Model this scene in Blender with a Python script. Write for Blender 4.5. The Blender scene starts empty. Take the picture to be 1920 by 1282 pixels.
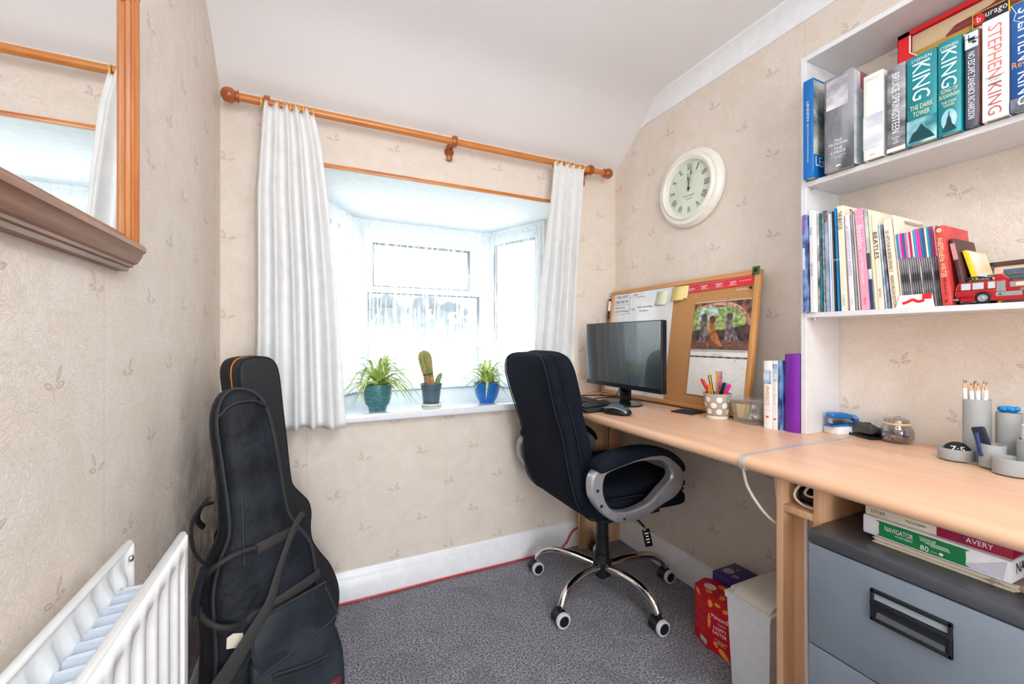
import bpy, bmesh, math, random
from mathutils import Vector, Matrix, Euler
random.seed(7)
sc = bpy.context.scene
PI = math.pi
# ------------------------------------------------------------------ camera
HC = 1.007
TH = math.atan(365/780.)
cd = bpy.data.cameras.new('camera'); cam = bpy.data.objects.new('camera', cd)
sc.collection.objects.link(cam); sc.camera = cam
cd.sensor_width = 36.0; cd.lens = 36.0*780/1920; cd.clip_start = .02; cd.clip_end = 300
cd.shift_y = -6/1920.
cam.location = (0, 0, HC); cam.rotation_euler = (PI/2, 0, -TH)
# ------------------------------------------------------------------ world, lamps, exposure
w = bpy.data.worlds.new('overcast_sky'); sc.world = w; w.use_nodes = True
wn = w.node_tree; wn.nodes.clear()
wo = wn.nodes.new('ShaderNodeOutputWorld'); wb = wn.nodes.new('ShaderNodeBackground')
tc = wn.nodes.new('ShaderNodeTexCoord'); nz = wn.nodes.new('ShaderNodeTexNoise'); cr = wn.nodes.new('ShaderNodeValToRGB')
nz.inputs['Scale'].default_value = 2.0
cr.color_ramp.elements[0].color = (.86, .93, 1, 1); cr.color_ramp.elements[1].color = (1, 1, 1, 1)
wn.links.new(tc.outputs['Generated'], nz.inputs['Vector']); wn.links.new(nz.outputs['Fac'], cr.inputs['Fac'])
wn.links.new(cr.outputs['Color'], wb.inputs['Color']); wb.inputs['Strength'].default_value = 2.8
wn.links.new(wb.outputs['Background'], wo.inputs['Surface'])
def area(name, loc, rot, size, sizey, power, col=(1, 1, 1), portal=False):
    l = bpy.data.lights.new(name, 'AREA'); l.shape = 'RECTANGLE'; l.size = size; l.size_y = sizey
    l.energy = power; l.color = col
    if portal: l.cycles.is_portal = True
    o = bpy.data.objects.new(name, l); o.location = loc; o.rotation_euler = rot; sc.collection.objects.link(o); return o
# daylight portals in the bay window (they only guide the sky light)
area('window_portal', (.5725, 2.47, 1.17), (-PI/2, 0, 0), .8, .95, 1, portal=True)
area('window_portal', (-.02+.02, 2.28, 1.17), (-PI/2, 0, math.radians(61.6)), .42, .95, 1, portal=True)
area('window_portal', (1.13, 2.26, 1.17), (-PI/2, 0, -math.radians(67)), .42, .95, 1, portal=True)
# added flash-like fill behind the photographer, shaped as a ceiling lamp
area('added_fill_light', (.50, -.45, 1.975), (0, 0, 0), .5, .5, 9, (.86, .94, 1))
area('added_back_light', (.12, -1.75, 1.10), (PI/2, 0, 0), .8, 1.4, 28, (.90, .96, 1))  # added fill light shining in through the added doorway
pl = bpy.data.lights.new('added_overhead_light', 'POINT'); pl.energy = 4.4; pl.shadow_soft_size = .14; pl.color = (.84, .93, 1)
plo = bpy.data.objects.new('added_overhead_light', pl); plo.location = (.34, .22, 1.74); sc.collection.objects.link(plo)  # overhead light; its pendant fitting is unseen and added
sc.view_settings.view_transform = 'Standard'; sc.view_settings.look = 'None'
sc.view_settings.exposure = 0.80; sc.view_settings.gamma = 1; sc.view_settings.use_curve_mapping = False
sc.cycles.max_bounces = 10; sc.cycles.diffuse_bounces = 6; sc.cycles.glossy_bounces = 4
sc.cycles.transparent_max_bounces = 16; sc.cycles.sample_clamp_indirect = 6
sc.cycles.caustics_reflective = False; sc.cycles.caustics_refractive = False

# ------------------------------------------------------------------ materials
def lin(c):
    return tuple((x/12.92 if x <= .04045 else ((x+.055)/1.055)**2.4) for x in c)
def S(r, g, b): return lin((r/255., g/255., b/255.))
_m = {}
class NT:
    def __init__(s, nt): s.t = nt
    def n(s, typ, **k):
        x = s.t.nodes.new(typ)
        for a, b in k.items():
            if a in x.inputs: pass
            setattr(x, a, b)
        return x
    def l(s, a, b): s.t.links.new(a, b)
    def m(s, op, a, b=None, c=None):
        x = s.t.nodes.new('ShaderNodeMath'); x.operation = op
        for i, v in enumerate((a, b, c)):
            if v is None: continue
            if isinstance(v, (int, float)): x.inputs[i].default_value = v
            else: s.t.links.new(v, x.inputs[i])
        return x.outputs[0]
    def mix(s, f, a, b):
        x = s.t.nodes.new('ShaderNodeMix'); x.data_type = 'RGBA'
        for k, v in ((0, f), (6, a), (7, b)):
            if isinstance(v, (int, float)): x.inputs[k].default_value = v
            elif isinstance(v, tuple): x.inputs[k].default_value = (*v[:3], 1)
            else: s.t.links.new(v, x.inputs[k])
        return x.outputs[2]
    def ss(s, v, lo, hi):
        x = s.t.nodes.new('ShaderNodeMapRange'); x.interpolation_type = 'SMOOTHSTEP'
        s.t.links.new(v, x.inputs[0]); x.inputs[1].default_value = lo; x.inputs[2].default_value = hi
        return x.outputs[0]
def mat(name, col=(.8, .8, .8), rough=.5, metal=0, spec=.5, alpha=1, trans=0, ior=1.45, emit=None, es=1, coat=0,
        noise=None, bump=None, sheen=0):
    """noise=(scale, colour2, stretch xyz, contrast) ; bump=(scale, strength, distance)"""
    if name in _m: return _m[name]
    m = bpy.data.materials.new(name); m.use_nodes = True; _m[name] = m
    N = NT(m.node_tree); b = m.node_tree.nodes['Principled BSDF']
    b.inputs['Base Color'].default_value = (*col, 1); b.inputs['Roughness'].default_value = rough
    b.inputs['Metallic'].default_value = metal; b.inputs['Specular IOR Level'].default_value = spec
    b.inputs['Alpha'].default_value = alpha; b.inputs['Transmission Weight'].default_value = trans
    b.inputs['IOR'].default_value = ior; b.inputs['Coat Weight'].default_value = coat
    b.inputs['Sheen Weight'].default_value = sheen
    if emit: b.inputs['Emission Color'].default_value = (*emit, 1); b.inputs['Emission Strength'].default_value = es
    tcx = N.n('ShaderNodeTexCoord')
    if noise is None: noise = (35, tuple(c*.93 for c in col), (1, 1, 1), .5)
    sc_, c2, st, ct = noise
    mp = N.n('ShaderNodeMapping'); mp.inputs['Scale'].default_value = st; N.l(tcx.outputs['Object'], mp.inputs[0])
    t = N.n('ShaderNodeTexNoise'); t.inputs['Scale'].default_value = sc_; t.inputs['Detail'].default_value = 4
    N.l(mp.outputs[0], t.inputs['Vector'])
    f = N.ss(t.outputs['Fac'], .5-.25/ct*.5, .5+.25/ct*.5)
    N.l(N.mix(f, col, c2), b.inputs['Base Color'])
    if bump:
        t2 = N.n('ShaderNodeTexNoise'); t2.inputs['Scale'].default_value = bump[0]; t2.inputs['Detail'].default_value = 5
        N.l(mp.outputs[0], t2.inputs['Vector'])
        bp = N.n('ShaderNodeBump'); bp.inputs['Strength'].default_value = bump[1]; bp.inputs['Distance'].default_value = bump[2]
        N.l(t2.outputs['Fac'], bp.inputs['Height']); N.l(bp.outputs[0], b.inputs['Normal'])
    return m
def plain(name, r, g, b, rough=.5, **k): return mat(name, S(r, g, b), rough, **k)
def wallpaper(name, axis, sign, off, corner_grey=False):
    m = bpy.data.materials.new(name); m.use_nodes = True; N = NT(m.node_tree); b = m.node_tree.nodes['Principled BSDF']
    geo = N.n('ShaderNodeNewGeometry'); sp = N.n('ShaderNodeSeparateXYZ'); N.l(geo.outputs['Position'], sp.inputs[0])
    u = N.m('MULTIPLY_ADD', sp.outputs[axis], sign, off); z = sp.outputs[2]
    dx, dz = .2255, .1365
    zr = N.m('DIVIDE', N.m('SUBTRACT', z, .405), dz); row = N.m('FLOOR', N.m('ADD', zr, .5))
    lz = N.m('MULTIPLY', N.m('SUBTRACT', zr, row), dz)
    par = N.m('PINGPONG', row, 1)                       # 0 on even rows, 1 on odd rows
    ur = N.m('ADD', N.m('DIVIDE', N.m('SUBTRACT', u, .0555), dx), N.m('MULTIPLY', par, .5))
    lx = N.m('MULTIPLY', N.m('SUBTRACT', ur, N.m('FLOOR', N.m('ADD', ur, .5))), dx)
    lx = N.m('MULTIPLY', lx, N.m('SUBTRACT', 1.0, N.m('MULTIPLY', par, 2.0)))
    acc = None
    for (cx, cz, ang, L, W) in ((-.0135, -.004, -20, .0115, .0045), (.0105, .011, 60, .0135, .0042), (.0135, -.004, 15, .0115, .0048), (-.001, -.012, 83, .010, .0012)):
        a = math.radians(ang); X = N.m('SUBTRACT', lx, cx); Z = N.m('SUBTRACT', lz, cz)
        p = N.m('DIVIDE', N.m('ADD', N.m('MULTIPLY', X, math.cos(a)), N.m('MULTIPLY', Z, math.sin(a))), L)
        q = N.m('DIVIDE', N.m('SUBTRACT', N.m('MULTIPLY', Z, math.cos(a)), N.m('MULTIPLY', X, math.sin(a))), W)
        q = N.m('ADD', N.m('ABSOLUTE', q), N.m('MULTIPLY', N.m('MULTIPLY', p, p), .35))
        d = N.m('SQRT', N.m('ADD', N.m('MULTIPLY', p, p), N.m('MULTIPLY', q, q)))
        inside = N.m('SUBTRACT', 1.0, N.ss(d, .85, 1.1)); rim = N.m('MULTIPLY_ADD', N.ss(d, .35, .8), .6, .4)
        f = N.m('MULTIPLY', inside, rim)
        acc = f if acc is None else N.m('MAXIMUM', acc, f)
    n1 = N.n('ShaderNodeTexNoise'); n1.inputs['Scale'].default_value = 9; n1.inputs['Detail'].default_value = 5
    n1.inputs['Distortion'].default_value = 1.5
    N.l(geo.outputs['Position'], n1.inputs['Vector'])
    base = N.mix(N.ss(n1.outputs['Fac'], .35, .65), S(238, 225, 212), S(242, 231, 220))
    n2 = N.n('ShaderNodeTexNoise'); n2.inputs['Scale'].default_value = 60; n2.inputs['Detail'].default_value = 8
    n2.inputs['Distortion'].default_value = 4.0; n2.inputs['Roughness'].default_value = .65
    N.l(geo.outputs['Position'], n2.inputs['Vector'])
    base = N.mix(N.m('MULTIPLY', N.ss(n2.outputs['Fac'], .45, .7), .35), base, S(226, 210, 194))
    # paper seams
    sm = N.m('PINGPONG', N.m('ADD', u, .035), .2655)
    seam = N.m('SUBTRACT', 1.0, N.ss(sm, .0004, .0016))
    base = N.mix(N.m('MULTIPLY', seam, .35), base, S(190, 165, 145))
    col = N.mix(N.m('MULTIPLY', acc, .52), base, S(182, 150, 132))
    if corner_grey:   # mottled grey that deepens towards the window corner and the floor
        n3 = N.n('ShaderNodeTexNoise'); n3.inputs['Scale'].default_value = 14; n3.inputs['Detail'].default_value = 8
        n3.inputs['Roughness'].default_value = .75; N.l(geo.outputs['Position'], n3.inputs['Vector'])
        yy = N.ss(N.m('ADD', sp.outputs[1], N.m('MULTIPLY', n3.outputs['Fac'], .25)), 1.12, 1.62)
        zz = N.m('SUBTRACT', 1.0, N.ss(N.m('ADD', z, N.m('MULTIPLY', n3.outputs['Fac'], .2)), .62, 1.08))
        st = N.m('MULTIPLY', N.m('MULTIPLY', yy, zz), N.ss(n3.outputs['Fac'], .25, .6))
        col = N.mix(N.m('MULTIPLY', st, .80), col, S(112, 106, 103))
    N.l(col, b.inputs['Base Color']); b.inputs['Roughness'].default_value = .62
    bp = N.n('ShaderNodeBump'); bp.inputs['Strength'].default_value = .8; bp.inputs['Distance'].default_value = .004
    N.l(N.m('ADD', n2.outputs['Fac'], N.m('MULTIPLY', acc, -.15)), bp.inputs['Height']); N.l(bp.outputs[0], b.inputs['Normal'])
    return m
WALLX = wallpaper('wallpaper_window', 0, 1, 0)
WALLR = wallpaper('wallpaper_right', 1, -1, 1.2935)
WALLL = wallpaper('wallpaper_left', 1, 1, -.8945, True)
CEIL = plain('ceiling_paint', 236, 235, 236, .85, noise=(3, S(232, 231, 233), (1, 1, 1), .3))
TRIMW = plain('white_gloss_paint', 243, 245, 250, .28)
UPVC = plain('white_upvc', 245, 248, 251, .25)
def wood(name, c1, c2, axis=1, rough=.35, scale=9, coat=.15):
    if name in _m: return _m[name]
    m = bpy.data.materials.new(name); m.use_nodes = True; _m[name] = m; N = NT(m.node_tree); b = m.node_tree.nodes['Principled BSDF']
    tcx = N.n('ShaderNodeTexCoord'); mp = N.n('ShaderNodeMapping'); st = [9, 9, 9]; st[axis] = .6
    mp.inputs['Scale'].default_value = st; N.l(tcx.outputs['Object'], mp.inputs[0])
    t = N.n('ShaderNodeTexNoise'); t.inputs['Scale'].default_value = scale; t.inputs['Detail'].default_value = 6; t.inputs['Distortion'].default_value = .6
    N.l(mp.outputs[0], t.inputs['Vector'])
    N.l(N.mix(N.ss(t.outputs['Fac'], .3, .7), c1, c2), b.inputs['Base Color'])
    b.inputs['Roughness'].default_value = rough; b.inputs['Coat Weight'].default_value = coat; b.inputs['Coat Roughness'].default_value = .2
    return m
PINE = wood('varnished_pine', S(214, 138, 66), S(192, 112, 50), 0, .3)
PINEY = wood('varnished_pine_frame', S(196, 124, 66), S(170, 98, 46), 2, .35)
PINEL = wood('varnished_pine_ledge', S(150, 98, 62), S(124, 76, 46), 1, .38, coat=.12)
KNOB = wood('turned_dark_pine', S(178, 96, 44), S(150, 74, 32), 0, .25, 6)
BEECH = wood('beech_laminate', S(226, 184, 152), S(217, 171, 138), 1, .3, 5)
BEECHV = wood('beech_laminate_upright', S(222, 180, 142), S(206, 160, 122), 2, .4, 5)
BOARDF = wood('board_pine', S(214, 158, 98), S(198, 138, 80), 1, .5)
WHITEB = plain('white_melamine', 222, 223, 227, .35)
CHROME = plain('chrome', 225, 222, 218, .09, metal=1)
STEEL = plain('brushed_steel', 190, 190, 192, .28, metal=1)
SILVER = plain('silver_painted_plastic', 172, 174, 180, .30, metal=.5)
BLK = plain('black_plastic', 20, 21, 24, .4)
BLKG = plain('glossy_black_plastic', 12, 12, 15, .12)
FAB = plain('black_velour', 16, 21, 30, .95, spec=.2, noise=(14, S(22, 28, 39), (1, 1, 1), .6), bump=(220, .3, .0006))
FABS = plain('black_piping', 21, 26, 35, .85)
WHITE = plain('white_paper', 240, 240, 238, .6)
GREYP = plain('grey_card', 160, 162, 163, .75)

# ------------------------------------------------------------------ geometry helpers
class G:
    def __init__(s): s.b = bmesh.new(); s.mi = 0
    def _tag(s, vs):
        for v in vs:
            for f in v.link_faces: f.material_index = s.mi if f.material_index == 0 else f.material_index
    def box(s, lo, hi, bev=0, seg=2, M=None):
        t = bmesh.new(); bmesh.ops.create_cube(t, size=1)
        c = [(a+b)/2 for a, b in zip(lo, hi)]; d = [max(abs(b-a), 1e-5) for a, b in zip(lo, hi)]
        for v in t.verts: v.co = Vector((c[i]+v.co[i]*d[i] for i in range(3)))
        if bev: bmesh.ops.bevel(t, geom=t.edges[:], offset=min(bev, min(d)*.45), segments=seg, profile=.5, affect='EDGES')
        return s.add(t, M)
    def add(s, t, M=None):
        if M is not None: bmesh.ops.transform(t, matrix=M, verts=t.verts)
        for f in t.faces: f.material_index = s.mi
        me = bpy.data.meshes.new('tmp'); t.to_mesh(me); t.free()
        s.b.from_mesh(me); bpy.data.meshes.remove(me); return s
    def poly(s, pts):
        vs = [s.b.verts.new(p) for p in pts]; f = s.b.faces.new(vs); f.material_index = s.mi; return s
    def rings(s, rings, cap=True, close=True):
        R = [[s.b.verts.new(p) for p in r] for r in rings]; n = len(R[0])
        for i in range(len(R)-1):
            for j in range(n if close else n-1):
                k = (j+1) % n
                f = s.b.faces.new((R[i][j], R[i][k], R[i+1][k], R[i+1][j])); f.material_index = s.mi
        if cap and close:
            for r in (R[0][::-1], R[-1]):
                f = s.b.faces.new(r); f.material_index = s.mi
        return s
    def cyl(s, p0, p1, r0, r1=None, n=20, cap=True):
        r1 = r0 if r1 is None else r1; p0 = Vector(p0); p1 = Vector(p1); d = (p1-p0).normalized()
        a = d.orthogonal().normalized(); b = d.cross(a)
        return s.rings([[p+(a*math.cos(t)+b*math.sin(t))*r for t in [2*PI*i/n for i in range(n)]] for p, r in ((p0, r0), (p1, r1))], cap)
    def tube(s, pts, r, n=8, closed=False, sub=4, flat=None):
        pts = [Vector(p) for p in pts]
        if sub > 1: pts = smooth(pts, sub, closed)
        m = len(pts); R = []; prev = None
        for i, p in enumerate(pts):
            d = (pts[(i+1) % m]-pts[i-1]) if (closed or 0 < i < m-1) else (pts[1]-pts[0] if i == 0 else pts[-1]-pts[-2])
            d.normalize()
            if flat is not None: a = (Vector(flat)-d*d.dot(Vector(flat))).normalized()
            else: a = (d.orthogonal() if prev is None else prev-d*prev.dot(d)).normalized()
            prev = a; b = d.cross(a); rr = r(i/(m-1)) if callable(r) else r
            if isinstance(rr, tuple): ra, rb = rr
            else: ra = rb = rr
            R.append([p+a*ra*math.cos(t)+b*rb*math.sin(t) for t in [2*PI*k/n for k in range(n)]])
        if closed: R.append(R[0]); return s.rings(R, False)
        return s.rings(R)
    def lathe(s, prof, c=(0, 0, 0), axis=(0, 0, 1), n=32, cap=True):
        d = Vector(axis).normalized(); a = d.orthogonal().normalized(); b = d.cross(a); c = Vector(c)
        return s.rings([[c+d*z+(a*math.cos(t)+b*math.sin(t))*max(r, 1e-4) for t in [2*PI*i/n for i in range(n)]] for r, z in prof], cap)
    def sphere(s, c, r, sc_=(1, 1, 1), n=16):
        t = bmesh.new(); bmesh.ops.create_uvsphere(t, u_segments=n, v_segments=max(6, n//2), radius=r)
        return s.add(t, Matrix.Translation(Vector(c)) @ Matrix.Diagonal((*sc_, 1)))
    def prism(s, out, o, ax, ay, depth, bev=0, seg=2, both=True):
        """outline in the plane (ax, ay) at o, pushed by the vector depth; rims rounded by bev"""
        t = bmesh.new(); o = Vector(o); ax = Vector(ax); ay = Vector(ay); dp = Vector(depth)
        A = [t.verts.new(o+ax*x+ay*y) for x, y in out]; B = [t.verts.new(o+ax*x+ay*y+dp) for x, y in out]
        f0 = t.faces.new(A); f1 = t.faces.new(B[::-1]); n = len(out)
        for i in range(n):
            k = (i+1) % n; t.faces.new((A[k], A[i], B[i], B[k]))
        bmesh.ops.recalc_face_normals(t, faces=t.faces)
        if bev:
            es = set(f0.edges)
            if both: es |= set(f1.edges)
            bmesh.ops.bevel(t, geom=list(es), offset=bev, segments=seg, profile=.5, affect='EDGES')
        return s.add(t)
    def build(s, name, m, parent=None, ang=35, loc=None, recalc=True):
        if recalc: bmesh.ops.recalc_face_normals(s.b, faces=s.b.faces)
        me = bpy.data.meshes.new(name); s.b.to_mesh(me); s.b.free()
        for x in (m if isinstance(m, (list, tuple)) else [m]): me.materials.append(x)
        if ang: 
            me.polygons.foreach_set('use_smooth', [True]*len(me.polygons)); me.set_sharp_from_angle(angle=math.radians(ang))
        o = bpy.data.objects.new(name, me); sc.collection.objects.link(o)
        if parent: o.parent = parent
        if loc: o.location = loc
        return o
def smooth(pts, sub, closed=False):
    n = len(pts); out = []
    rng = range(n if closed else n-1)
    for i in rng:
        p0, p1, p2, p3 = (pts[(i-1) % n] if closed or i > 0 else pts[i]), pts[i], pts[(i+1) % n], (pts[(i+2) % n] if closed or i+2 < n else pts[(i+1) % n])
        for k in range(sub):
            t = k/sub
            out.append(.5*((2*p1)+(p2-p0)*t+(2*p0-5*p1+4*p2-p3)*t*t+(3*p1-p0-3*p2+p3)*t**3))
    if not closed: out.append(pts[-1])
    return out
def sm2(pts, sub=4, closed=True): return [(p.x, p.y) for p in smooth([Vector((x, y, 0)) for x, y in pts], sub, closed)]
def tag(o, label, cat=None, group=None, kind=None):
    if label: o['label'] = label
    if cat: o['category'] = cat
    if group: o['group'] = group
    if kind: o['kind'] = kind
    return o
def thing(name, label, cat, loc=(0, 0, 0), rz=0, group=None):
    o = bpy.data.objects.new(name, None); o.empty_display_size = .05; sc.collection.objects.link(o)
    o.location = loc; o.rotation_euler = (0, 0, rz); return tag(o, label, cat, group)
def struct(g, name, m, ang=35):
    o = g.build(name, m, ang=ang); o['kind'] = 'structure'; return o
_tx = {}
def textmesh(s):
    if s in _tx: return _tx[s]
    cu = bpy.data.curves.new('t', 'FONT'); cu.body = s; cu.resolution_u = 2; cu.align_x = 'CENTER'; cu.space_line = .95
    o = bpy.data.objects.new('t', cu); sc.collection.objects.link(o)
    bpy.context.view_layer.update(); dg = bpy.context.evaluated_depsgraph_get()
    me = bpy.data.meshes.new_from_object(o.evaluated_get(dg))
    v = [(p.co.x, p.co.y) for p in me.vertices]; f = [tuple(p.vertices) for p in me.polygons]
    bpy.data.objects.remove(o); bpy.data.curves.remove(cu); bpy.data.meshes.remove(me)
    if v:
        x0 = min(a for a, b in v); x1 = max(a for a, b in v); y0 = min(b for a, b in v); y1 = max(b for a, b in v)
    else: x0 = x1 = y0 = y1 = 0
    _tx[s] = (v, f, x0, x1, y0, y1); return _tx[s]
def text(s, c, xd, yd, wid, hei, m, parent=None, name='lettering', g=None, lift=.0005):
    """writing of width wid and height hei centred on c, running along xd with letter tops towards yd"""
    v, f, x0, x1, y0, y1 = textmesh(s); own = g is None; g = g or G()
    xd = Vector(xd).normalized(); yd = Vector(yd).normalized(); n = xd.cross(yd); c = Vector(c)
    vs = [g.b.verts.new(c+xd*((a-(x0+x1)/2)/(x1-x0)*wid)+yd*((b-(y0+y1)/2)/(y1-y0)*hei)+n*lift) for a, b in v]
    for q in f:
        try: ff = g.b.faces.new([vs[i] for i in q]); ff.material_index = g.mi
        except ValueError: pass
    if own: return g.build(name, m, parent, ang=0, recalc=False)
    return g
def quad(g, c, xd, yd, wd, h, lift=0):
    xd = Vector(xd).normalized(); yd = Vector(yd).normalized(); n = xd.cross(yd); c = Vector(c)+n*lift
    return g.poly([c-xd*wd/2-yd*h/2, c+xd*wd/2-yd*h/2, c+xd*wd/2+yd*h/2, c-xd*wd/2+yd*h/2])
def ell(g, c, xd, yd, a, b, lift=0, n=20):
    xd = Vector(xd).normalized(); yd = Vector(yd).normalized(); nn = xd.cross(yd); c = Vector(c)+nn*lift
    return g.poly([c+xd*a*math.cos(2*PI*i/n)+yd*b*math.sin(2*PI*i/n) for i in range(n)])
def solid(o, t, off=-1):
    m = o.modifiers.new('thick', 'SOLIDIFY'); m.thickness = t; m.offset = off; return o
def copy_tree(o, parent=None):
    c = o.copy(); sc.collection.objects.link(c)
    if parent: c.parent = parent
    for ch in [k for k in bpy.data.objects if k.parent == o]: copy_tree(ch, c)
    return c

XL, XR, YW, YB = -.302, 1.393, 1.72, -2.3
# ------------------------------------------------------------------ the room
carpet = bpy.data.materials.new('grey_twist_carpet'); carpet.use_nodes = True
N = NT(carpet.node_tree); b = carpet.node_tree.nodes['Principled BSDF']
geo = N.n('ShaderNodeNewGeometry')
def nz_(sc__, det=2, rough=.5, dist=0):
    t = N.n('ShaderNodeTexNoise'); t.inputs['Scale'].default_value = sc__; t.inputs['Detail'].default_value = det
    t.inputs['Roughness'].default_value = rough; t.inputs['Distortion'].default_value = dist
    N.l(geo.outputs['Position'], t.inputs['Vector']); return t.outputs['Fac']
fine = nz_(170, 4, .8); mid = nz_(55, 3); big = nz_(7, 3, .5, .8)
c = N.mix(N.ss(fine, .41, .59), S(36, 36, 46), S(188, 187, 200))
c = N.mix(N.m('MULTIPLY', N.ss(mid, .4, .7), .35), c, S(100, 99, 108))
c = N.mix(N.m('MULTIPLY', N.ss(big, .42, .68), .38), c, S(86, 85, 95))
N.l(c, b.inputs['Base Color']); b.inputs['Roughness'].default_value = .95; b.inputs['Sheen Weight'].default_value = .2
bp = N.n('ShaderNodeBump'); bp.inputs['Strength'].default_value = .9; bp.inputs['Distance'].default_value = .006
N.l(N.m('ADD', fine, N.m('MULTIPLY', mid, .7)), bp.inputs['Height']); N.l(bp.outputs[0], b.inputs['Normal'])
struct(G().box((XL-.1, YB-.1, -.06), (XR+.1, YW+.1, 0)), 'floor', carpet)
# side walls follow the sloping ceiling; a simple tall box is enough behind it
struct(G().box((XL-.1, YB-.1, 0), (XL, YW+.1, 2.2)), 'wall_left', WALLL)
struct(G().box((XR, YB-.1, 0), (XR+.1, YW+.1, 2.2)), 'wall_right', WALLR)
struct(G().box((XL, YB-.1, 0), (XR, YB, 2.2)), 'wall_added_rear', WALLX)  # added unseen wall closing the space behind the back light
OX0, OX1, OZ0, OZ1 = -.03, 1.14, .70, 1.66
g = G(); WT = .28
g.box((XL, YW, 0), (XR, YW+WT, OZ0)); g.box((XL, YW, OZ1), (XR, YW+.02, 2.2)); g.box((XL, YW+.01, OZ1+.012), (XR, YW+WT, 2.2))
g.box((XL, YW, OZ0), (OX0, YW+WT, OZ1)); g.box((OX1, YW, OZ0), (XR, YW+WT, OZ1))
struct(g, 'wall_window', WALLX)
# ceiling with the sloping part over the window
prof = [(1.72, 1.872), (1.67, 1.900), (1.61, 1.950), (1.55, 1.995), (1.48, 2.035), (1.40, 2.060), (1.30, 2.070), (YB, 2.070)]
pp = smooth([Vector((0, y, z)) for y, z in prof[:-1]], 4)+[Vector((0, YB, 2.07))]
out = [(p.y, p.z) for p in pp]+[(YB, 2.2), (YW, 2.2)]
struct(G().prism(out, (XL, 0, 0), (0, 1, 0), (0, 0, 1), (XR-XL, 0, 0)), 'ceiling', CEIL, ang=60)
# coving down the right wall
cv = [(0, 0), (0, -.062), (-.006, -.062), (-.010, -.05), (-.020, -.032), (-.036, -.018), (-.054, -.010), (-.062, -.008), (-.062, 0)]
struct(G().prism(cv, (XR, YB, 2.07), (1, 0, 0), (0, 0, 1), (0, 1.565-YB, 0)), 'trim_1', TRIMW, ang=50)
# pine strip over the bay opening
struct(G().box((OX0, YW-.012, 1.652), (OX1, YW, 1.666), .002), 'trim_2', PINE)
def skirting(name, p0, p1, nrm):
    pr = [(0, 0), (.018, 0), (.018, .078), (.013, .084), (.013, .090), (.009, .097), (.006, .106), (.003, .112), (0, .114)]
    d = Vector(p1)-Vector(p0)
    struct(G().prism(pr, p0, nrm, (0, 0, 1), d), name, TRIMW, ang=40)
skirting('baseboard_window', (XL, YW, 0), (XR, YW, 0), (0, -1, 0))
skirting('baseboard_right', (XR, YB, 0), (XR, YW-.018, 0), (-1, 0, 0))
skirting('baseboard_left', (XL, YB, 0), (XL, YW-.018, 0), (1, 0, 0))
# unseen back wall; its doorway is added to let the back light in
g = G(); DY = -1.05; g.box((XL, DY-.08, 0), (-.25, DY, 2.07)); g.box((.50, DY-.08, 0), (XR, DY, 2.07)); g.box((-.25, DY-.08, 1.98), (.50, DY, 2.07))
struct(g, 'wall_back', WALLX)
g = G(); g.box((-.27, DY-.09, 0), (-.22, DY+.015, 1.98), .003); g.box((.47, DY-.09, 0), (.53, DY+.015, 1.98), .003); g.box((-.27, DY-.09, 1.95), (.53, DY+.015, 2.01), .003)
struct(g, 'trim_3', TRIMW)  # casing of the added doorway
# bay: floor/sill, ceiling and side cheeks
BAY = [(OX0, YW), (-.02, 2.02), (.19, 2.39), (.955, 2.39), (1.125, 2.00), (OX1, YW)]
sill = [(-.14, 1.68), (1.20, 1.68), (1.20, YW), (OX1, YW), (1.15, 2.02), (.975, 2.43), (.17, 2.43), (-.05, 2.03), (OX0, YW), (-.14, YW)]
SILLM = plain('glossy_white_sill', 240, 244, 250, .1, coat=.5)
struct(G().prism(sill, (0, 0, .688), (1, 0, 0), (0, 1, 0), (0, 0, .030), .006, 3), 'trim_4', SILLM)
bc = [(OX0, YW+.0205), (-.06, 2.05), (.16, 2.50), (.985, 2.50), (1.18, 2.03), (OX1, YW+.0205)]
struct(G().prism(bc, (0, 0, 1.66), (1, 0, 0), (0, 1, 0), (0, 0, .05)), 'trim_5', plain('bay_ceiling_paint', 240, 245, 247, .7))
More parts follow.
